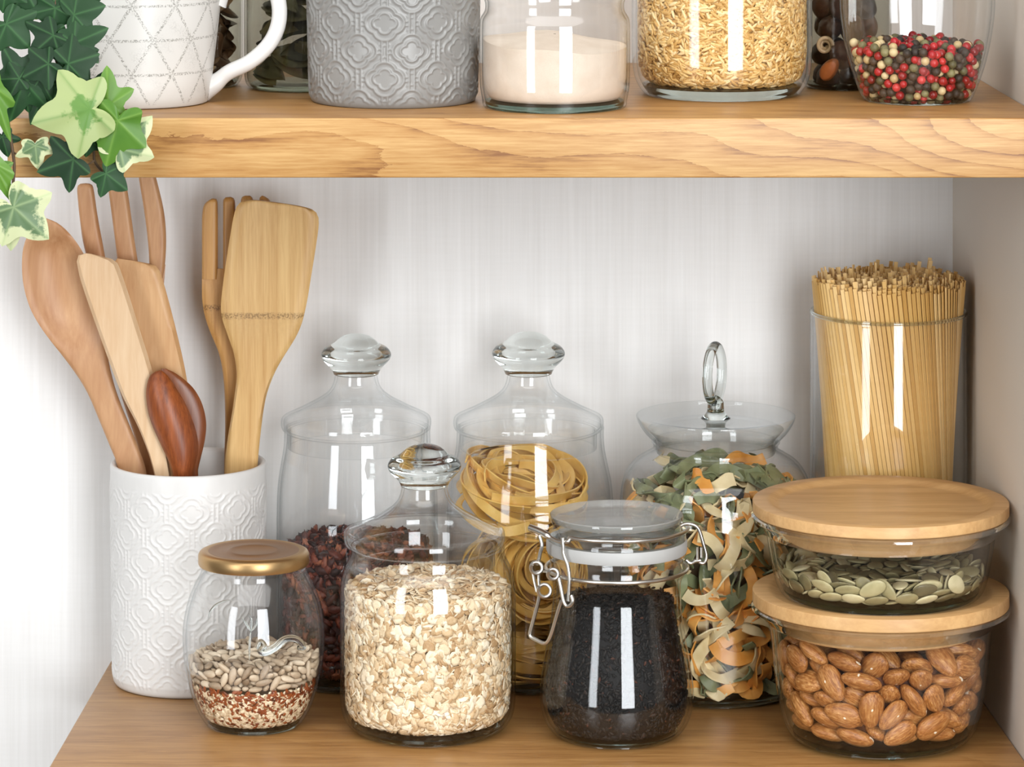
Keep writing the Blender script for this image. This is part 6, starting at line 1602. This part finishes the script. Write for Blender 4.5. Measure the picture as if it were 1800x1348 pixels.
tool('wooden_spatula', [blade([(150, 445), (138, 447), (134, 455), (137, 472), (141, 492), (168, 570), (196, 647), (216, 700), (245, 752), (273, 830), (300, 1000), (304, yb)],
                              [(160, 446), (190, 453), (203, 457), (209, 466), (226, 516), (245, 577), (267, 647), (280, 700), (288, 752), (299, 830), (330, 1000), (332, yb)], -.094, .0060, smooth=True, edge=14)], M_PALE,
     'pale flat wooden spatula with a slanted tip in front of the other tools')
yb = yfloor(-.074)
tool('wooden_spatula', [blade([(206, 454), (200, 457), (200, 466), (214, 520), (236, 580), (256, 640), (272, 700), (288, 770), (300, 830), (322, 1000), (326, yb)],
                              [(240, 459), (268, 464), (278, 469), (284, 484), (297, 530), (310, 581), (322, 632), (329, 668), (336, 720), (338, 770), (340, 830), (352, 1000), (354, yb)], -.074, .0060, edge=12)], M_TAN,
     'tan flat wooden spatula just behind the pale one')
yb = yfloor(-.107)
tool('salad_spoon', [blade([(280, 651), (270, 654), (261, 663), (256, 688), (258, 710), (261, 728), (268, 750), (277, 769), (288, 793), (298, 814), (305, 840), (322, 1000), (324, yb)],
                           [(284, 651), (294, 658), (306, 676), (326, 708), (338, 736), (346, 761), (350, 785), (348, 800), (344, 815), (338, 835), (343, 1000), (345, yb)], -.103, .0045, lambda t: -.0075 * math.exp(-((t - .22) / .17) ** 4), -.000, 80, 20, edge=4)], M_RED,
     'small dark reddish wooden spoon at the front rim of the white holder')
yb = yfloor(-.088)
tool('salad_spoon', [blade([(284, 648), (279, 654), (280, 680), (292, 720), (306, 760), (320, 800), (328, 835), (346, 1000), (348, yb)],
                           [(292, 648), (306, 654), (322, 665), (339, 680), (350, 697), (358, 716), (363, 741), (362, 762), (359, 781), (352, 808), (346, 835), (366, 1000), (368, yb)], -.0865, .0045, lambda t: -.0018 * math.exp(-((t - .2) / .15) ** 4), 0, 80, 18, edge=4)], M_BROWN,
     'brown wooden spoon tucked behind the reddish one')
yb = yfloor(-.050); Yf = -.050
tool('slotted_spatula', [
    blade([(372, 349), (360, 356), (355, 370), (355, 420), (355, 490)], [(376, 349), (381, 349), (383, 356), (383, 420), (383, 490)], Yf, .0060, n=30),
    blade([(396, 347), (392, 350), (392, 360), (392, 420), (392, 490)], [(406, 346), (412, 348), (414, 358), (414, 420), (414, 490)], Yf, .0060, n=30),
    blade([(430, 344), (424, 346), (423, 358), (423, 420), (423, 490)], [(440, 344), (444, 346), (446, 358), (446, 420), (446, 490)], Yf, .0060, n=30),
    blade([(460, 344), (456, 346), (455, 358), (455, 420), (455, 490)], [(462, 344), (472, 348), (479, 360), (479, 420), (478, 490)], Yf, .0060, n=30),
    blade([(355, 472), (355, 500), (355, 530), (361, 561), (372, 590), (383, 614), (391, 645), (395, 690), (396, 749), (394, 810), (392, 1000), (388, yb)],
          [(478, 472), (478, 500), (476, 536), (468, 566), (454, 596), (442, 622), (434, 655), (428, 700), (426, 749), (424, 810), (422, 1000), (418, yb)], Yf, .0060, n=70)], M_BAMBOO_D,
     'slotted bamboo turner behind the solid bamboo spatula')
yb = yfloor(-.066)
tool('bamboo_spatula', [blade([(470, 354), (436, 350), (420, 356), (412, 370), (402, 430), (392, 496), (387.5, 540), (390, 560), (396, 577), (404, 600), (412, 622), (417, 659), (413, 690), (409, 720), (398, 781), (394, 826), (392, 1000), (390, yb)],
                              [(500, 358), (540, 364), (556, 371), (562, 388), (555, 436), (546.6, 488), (540, 530), (532, 565), (525, 583), (516, 600), (499, 626), (485, 650), (474, 676), (465, 706), (457, 769), (452, 826), (440, 1000), (432, yb)], -.066, .0062, lambda t: .002 * bump_(t, .15, .2), -.006, 90, 16, edge=8)], M_BAMBOO,
     'broad solid bamboo spatula with rounded corners in the white holder')

# ---------------------------------------------------------------- trailing ivy
def ivy_leaf(bx, by, tx, ty, Y, wide=1.0, droop=.25, roll=0.0, cup=.12, mi=0, seed=0):
    """five-lobed leaf from its stalk end to its tip"""
    rr = random.Random(seed)
    b = W(bx, by, Y); tp = W(tx, ty, Y)
    ax = tp - b; L = ax.length; ax.normalize()
    view = Vector((0, -1, .12)).normalized()
    sd = ax.cross(view).normalized()
    nz = sd.cross(ax).normalized()
    q = Matrix.Rotation(roll, 3, ax)
    sd, nz = q @ sd, q @ nz
    keys = [(0, 1.0), (14, .76), (27, .56), (38, .58), (50, .70), (60, .76), (68, .66), (80, .47), (95, .41), (112, .46), (128, .50), (142, .43), (158, .27), (172, .13), (180, .10)]
    an = [k[0] for k in keys]; rd = [k[1] for k in keys]
    n = 72
    RINGS = (.18, .38, .58, .76, .9, 1.0)
    veins = (0, 59, -59, 124, -124)
    V = [b.copy()]; vein = [1.0]; edge = [0.0]
    for f in RINGS:
        for k in range(n):
            a = (k / n * 360 + 180) % 360 - 180
            r_ = float(np.interp(abs(a), an, rd)) * (1 + .04 * math.sin(a * .11 + seed))
            x = math.cos(R(a)) * r_ * f * L; y = math.sin(R(a)) * r_ * f * L * wide
            dv = min(abs((a - v + 180) % 360 - 180) for v in veins)
            ridge = math.exp(-(dv / 9) ** 2)
            z = -cup * L * (abs(y) / L) ** 1.5 - droop * L * (max(x, 0) / L) ** 2 * .6 + .030 * L * (ridge - .5) * f + .02 * L * math.sin(a * .07 + seed) * f
            V.append(b + ax * x + sd * y + nz * z)
            vein.append(math.exp(-(dv * r_ * f / 2.0) ** 2)); edge.append(f)
    Fc = []
    for k in range(n):
        Fc.append((0, 1 + k, 1 + (k + 1) % n))
    for i in range(len(RINGS) - 1):
        for k in range(n):
            a_, b_ = 1 + i * n + k, 1 + i * n + (k + 1) % n
            Fc.append((a_, a_ + n, b_ + n, b_))
    return V, Fc, vein, edge
def foliage(name, leaves, mat, root, label=None):
    V, Fc, ve, ed, sd = [], [], [], [], []
    for i, lf in enumerate(leaves):
        v, f, a, e = ivy_leaf(*lf[:5], seed=i * 3 + len(name), **(lf[5] if len(lf) > 5 else {}))
        o_ = len(V); V += v; Fc += [tuple(k + o_ for k in q) for q in f]; ve += a; ed += e; sd += [random.random()] * len(v)
    base = root.location
    me = mesh(name, [v - base for v in V], Fc, True, None)
    for nm_, dat in (('vein', ve), ('edge', ed), ('tint', sd)):
        at = me.attributes.new(nm_, 'FLOAT', 'POINT'); at.data.foreach_set('value', np.array(dat, np.float32))
    o = link(name, me, mat, root)
    if label: o['label'] = label
    return o
def leaf_mat(name, c_dark, c_light, vein, mode, cream=None, rough=.38):
    t = NT(name)
    A_ = lambda n_: t.n('Attribute', attribute_name=n_).outputs['Fac']
    nz = t.noise(t.coord((1, 1, 1)), 70, 3)
    big = t.noise(t.coord((1, 1, 1)), 110, 4, .6)
    col = t.mix(t.math('ADD', t.math('MULTIPLY', A_('tint'), .6), t.math('MULTIPLY', nz, .4)), (*c_dark, 1), (*c_light, 1))
    if cream:
        e = t.math('ADD', A_('edge'), t.math('MULTIPLY', t.math('SUBTRACT', big, .5), 1.3))
        lim = {'edge': .62, 'centre': .30}[mode]
        msk = t.n('MapRange', {0: e, 1: lim, 2: lim + .14, 3: 0.0, 4: 1.0}).outputs[0]
        col = t.mix(msk, col, (*cream, 1))
    vm = t.math('MULTIPLY', t.math('POWER', A_('vein'), 2.0), .55)
    col = t.mix(vm, col, (*vein, 1))
    p = t.n('BsdfPrincipled', {'Base Color': col, 'Roughness': rough, 'Specular IOR Level': .3, 'Normal': t.bump(nz, .15, .001)})
    tl = t.n('BsdfTranslucent', {'Color': col})
    return t.done(t.n('MixShader', {0: .12, 1: p.outputs[0], 2: tl.outputs[0]}).outputs[0])
M_IVY = leaf_mat('dark_ivy_leaf', srgb(14, 42, 20), srgb(34, 72, 36), srgb(70, 116, 66), 'none', None, .5)
M_IVYG = leaf_mat('bright_ivy_leaf', srgb(66, 112, 36), srgb(112, 152, 60), srgb(130, 168, 80), 'none')
M_IVYV = leaf_mat('variegated_ivy_leaf', srgb(84, 112, 76), srgb(110, 134, 96), srgb(160, 180, 130), 'edge', srgb(196, 202, 158))
M_IVYL = leaf_mat('pale_mottled_ivy_leaf', srgb(84, 128, 58), srgb(120, 156, 80), srgb(96, 136, 66), 'centre', srgb(164, 178, 120))
ivy = thing('trailing_ivy', W(12, 250, -.385), 'trailing ivy with dark and cream-edged leaves hanging over the shelf corner', 'plant')
d1 = -.372
dark = [(97, 14, 90, 66, d1, dict(wide=1.5)), (130, 26, 184, 10, d1 - .004, dict(wide=1.35)), (11, 42, 54, 86, d1 - .002, dict(wide=1.4)), (94, 62, 50, 100, d1 - .006, dict(wide=1.3)),
        (92, 60, 96, 108, d1 - .003, dict(wide=1.2)), (130, 76, 188, 50, d1 - .007, dict(wide=1.15)), (120, 112, 177, 94, d1 - .010, dict(wide=1.3)), (124, 92, 156, 142, d1 - .004, dict(wide=1.1)), (85, 112, 36, 137, d1 - .009, dict(wide=1.2)),
        (70, 138, 92, 178, d1 - .004, dict(wide=1.1)), (84, 150, 50, 224, d1 - .002, dict(wide=.8)), (36, 136, 4, 82, d1 - .003, dict(wide=1.1)), (34, 138, -14, 140, d1 - .005, dict(wide=1.0)), (42, 142, 16, 214, d1 - .004, dict(wide=1.05)),
        (44, 160, 50, 200, d1 - .001, dict(wide=1.1)), (164, 166, 186, 124, d1, dict(wide=1.1)), (172, 168, 206, 214, d1 - .001, dict(wide=1.0)), (168, 150, 186, 196, d1, dict(wide=1.0)), (10, -16, 4, 24, d1, dict(wide=1.5)), (46, -14, 70, 30, d1 + .002, dict(wide=1.4)), (110, -10, 70, 20, d1 + .001, dict(wide=1.4)),
        (140, -6, 150, 34, d1 + .002, dict(wide=1.3)), (30, 10, 22, 44, d1 + .003, dict(wide=1.3)), (158, 246, 150, 278, d1 - .004, dict(wide=1.2)),
        (129, 280, 65, 302, d1 - .012, dict(wide=1.15)), (186, 305, 226, 336, d1 - .014, dict(wide=1.2)), (4, 240, 14, 276, d1 + .001, dict(wide=1.2))]
foliage('dark_foliage', dark, M_IVY, ivy, 'dark green glossy ivy leaves')
foliage('bright_foliage', [(-14, 150, 17, 248, d1 - .014, dict(wide=.42)), (207, 212, 183, 299, d1 - .018, dict(wide=1.05)), (190, 186, 187, 118, d1 - .012, dict(wide=1.0)), (-12, 286, 29, 368, d1 - .016, dict(wide=.42)), (-12, 300, 22, 286, d1 - .01, dict(wide=1.2)), (52, 20, 44, 42, d1 + .004, dict(wide=1.2))], M_IVYG, ivy, 'bright green young ivy leaves')
foliage('pale_foliage', [(158, 192, 50, 218, d1 - .020, dict(wide=1.12, cup=.2))], M_IVYL, ivy, 'large pale mottled ivy leaf')
foliage('variegated_foliage', [(211, 262, 268, 202, d1 - .016, dict(wide=1.0)), (62, 256, 66, 297, d1 - .006, dict(wide=1.35)), (24, 364, 88, 424, d1 - .02, dict(wide=1.15)), (20, 372, 18, 440, d1 - .019, dict(wide=1.1))], M_IVYV, ivy, 'cream-edged grey-green ivy leaves')
M_STEM = mat_simple('ivy_stem', srgb(92, 70, 48), .6)
mp = (CAMD + d1) / F
def stem(pts, r_=2.2, Y=d1 + .002): return tube([W(x, y, Y) - ivy.location for x, y in pts], r_ * mp, 8, 4)
vs = join(stem([(-30, -700), (-14, -420), (0, -180), (6, -60), (12, 0), (10, 60), (22, 130), (14, 200), (20, 250), (25, 290), (23, 325), (24, 364)], 2.8),
          stem([(-18, -700), (20, -430), (70, -190), (100, -60), (98, 0), (94, 60), (100, 110), (120, 160), (150, 215), (164, 262), (166, 282), (176, 297), (187, 306)], 2.6),
          stem([(-4, -700), (50, -440), (112, -190), (140, -60), (134, 26), (130, 76), (122, 112), (128, 160)], 2.2), stem([(187, 305), (198, 290), (206, 262), (207, 214)], 2.2, d1 - .008), stem([(166, 282), (150, 290), (129, 281)], 1.6, d1 - .006),
          stem([(25, 268), (34, 273), (48, 264), (62, 256)], 1.6), stem([(85, 112), (80, 130), (84, 150)], 1.8), stem([(36, 136), (20, 132), (22, 130)], 1.6), stem([(206, 250), (213, 258)], 1.6, d1 - .006),
          stem([(158, 192), (162, 180), (150, 215)], 1.6, d1 - .008), stem([(10, 42), (-4, 36), (-14, 30)], 1.6), stem([(130, 40), (118, 34), (112, 28)], 1.4))
link('vine', mesh('vine', *vs), M_STEM, ivy)

# ---------------------------------------------------------------- light and camera
def area(name, loc, rot, sx, sy, power, col):
    l = bpy.data.lights.new(name, 'AREA'); l.shape = 'RECTANGLE'; l.size = sx; l.size_y = sy; l.energy = power; l.color = col
    o = bpy.data.objects.new(name, l); C.objects.link(o); o.location = loc
    d = Vector((0, -.2, .25)) - Vector(loc); d.z = 0
    o.rotation_euler = Vector(d).to_track_quat('-Z', 'Y').to_euler()
    return o
area('tall_window_light', (-1.95, -2.85, .62), None, .70, 2.3, 42, (.93, .97, 1.0))
area('balcony_door_light', (.95, -3.35, .62), None, 1.10, 2.3, 95, (.95, .98, 1.0))
l = area('overhead_fill_light', (0, -1.9, 2.3), None, 3.2, 2.4, 56, (1.0, .985, .96))  # added overhead fill, standing in for light bounced around the room
l.rotation_euler = (R(22), 0, 0)
w = bpy.data.worlds.new('soft_room'); sc.world = w; w.use_nodes = True
nt = w.node_tree; nt.nodes.clear()
wo = nt.nodes.new('ShaderNodeOutputWorld'); bg = nt.nodes.new('ShaderNodeBackground')
tc = nt.nodes.new('ShaderNodeTexCoord'); sp = nt.nodes.new('ShaderNodeSeparateXYZ'); cr = nt.nodes.new('ShaderNodeValToRGB')
mr = nt.nodes.new('ShaderNodeMapRange')
nt.links.new(tc.outputs['Generated'], sp.inputs[0]); nt.links.new(sp.outputs[2], mr.inputs[0])
mr.inputs[1].default_value = -1; mr.inputs[2].default_value = 1
nt.links.new(mr.outputs[0], cr.inputs[0]); nt.links.new(cr.outputs[0], bg.inputs[0]); nt.links.new(bg.outputs[0], wo.inputs[0])
cr.color_ramp.elements.new(.5); cr.color_ramp.elements[0].position = .15; cr.color_ramp.elements[0].color = (.20, .165, .13, 1); cr.color_ramp.elements[2].position = .8
cr.color_ramp.elements[1].color = (.40, .385, .37, 1)
cr.color_ramp.elements[2].color = (1.3, 1.29, 1.27, 1)
bg.inputs[1].default_value = .42

cd = bpy.data.cameras.new('camera'); cam = bpy.data.objects.new('camera', cd); C.objects.link(cam)
cam.location = (0, -CAMD, HC); cam.rotation_euler = (PI / 2, 0, 0)
cd.sensor_fit = 'HORIZONTAL'; cd.sensor_width = 36.0; cd.lens = F / 1800 * 36.0
cd.shift_x = 0.0; cd.shift_y = -(674 - YH) / 1800
cd.clip_start = .05; cd.clip_end = 50
sc.camera = cam
vs_ = sc.view_settings
vs_.view_transform = 'Standard'; vs_.look = 'None'; vs_.exposure = 0.0; vs_.gamma = 1.0
cy = sc.cycles
cy.max_bounces = 14; cy.transparent_max_bounces = 48; cy.transmission_bounces = 12; cy.glossy_bounces = 4; cy.diffuse_bounces = 4
cy.sample_clamp_indirect = 6.0; cy.use_denoising = True
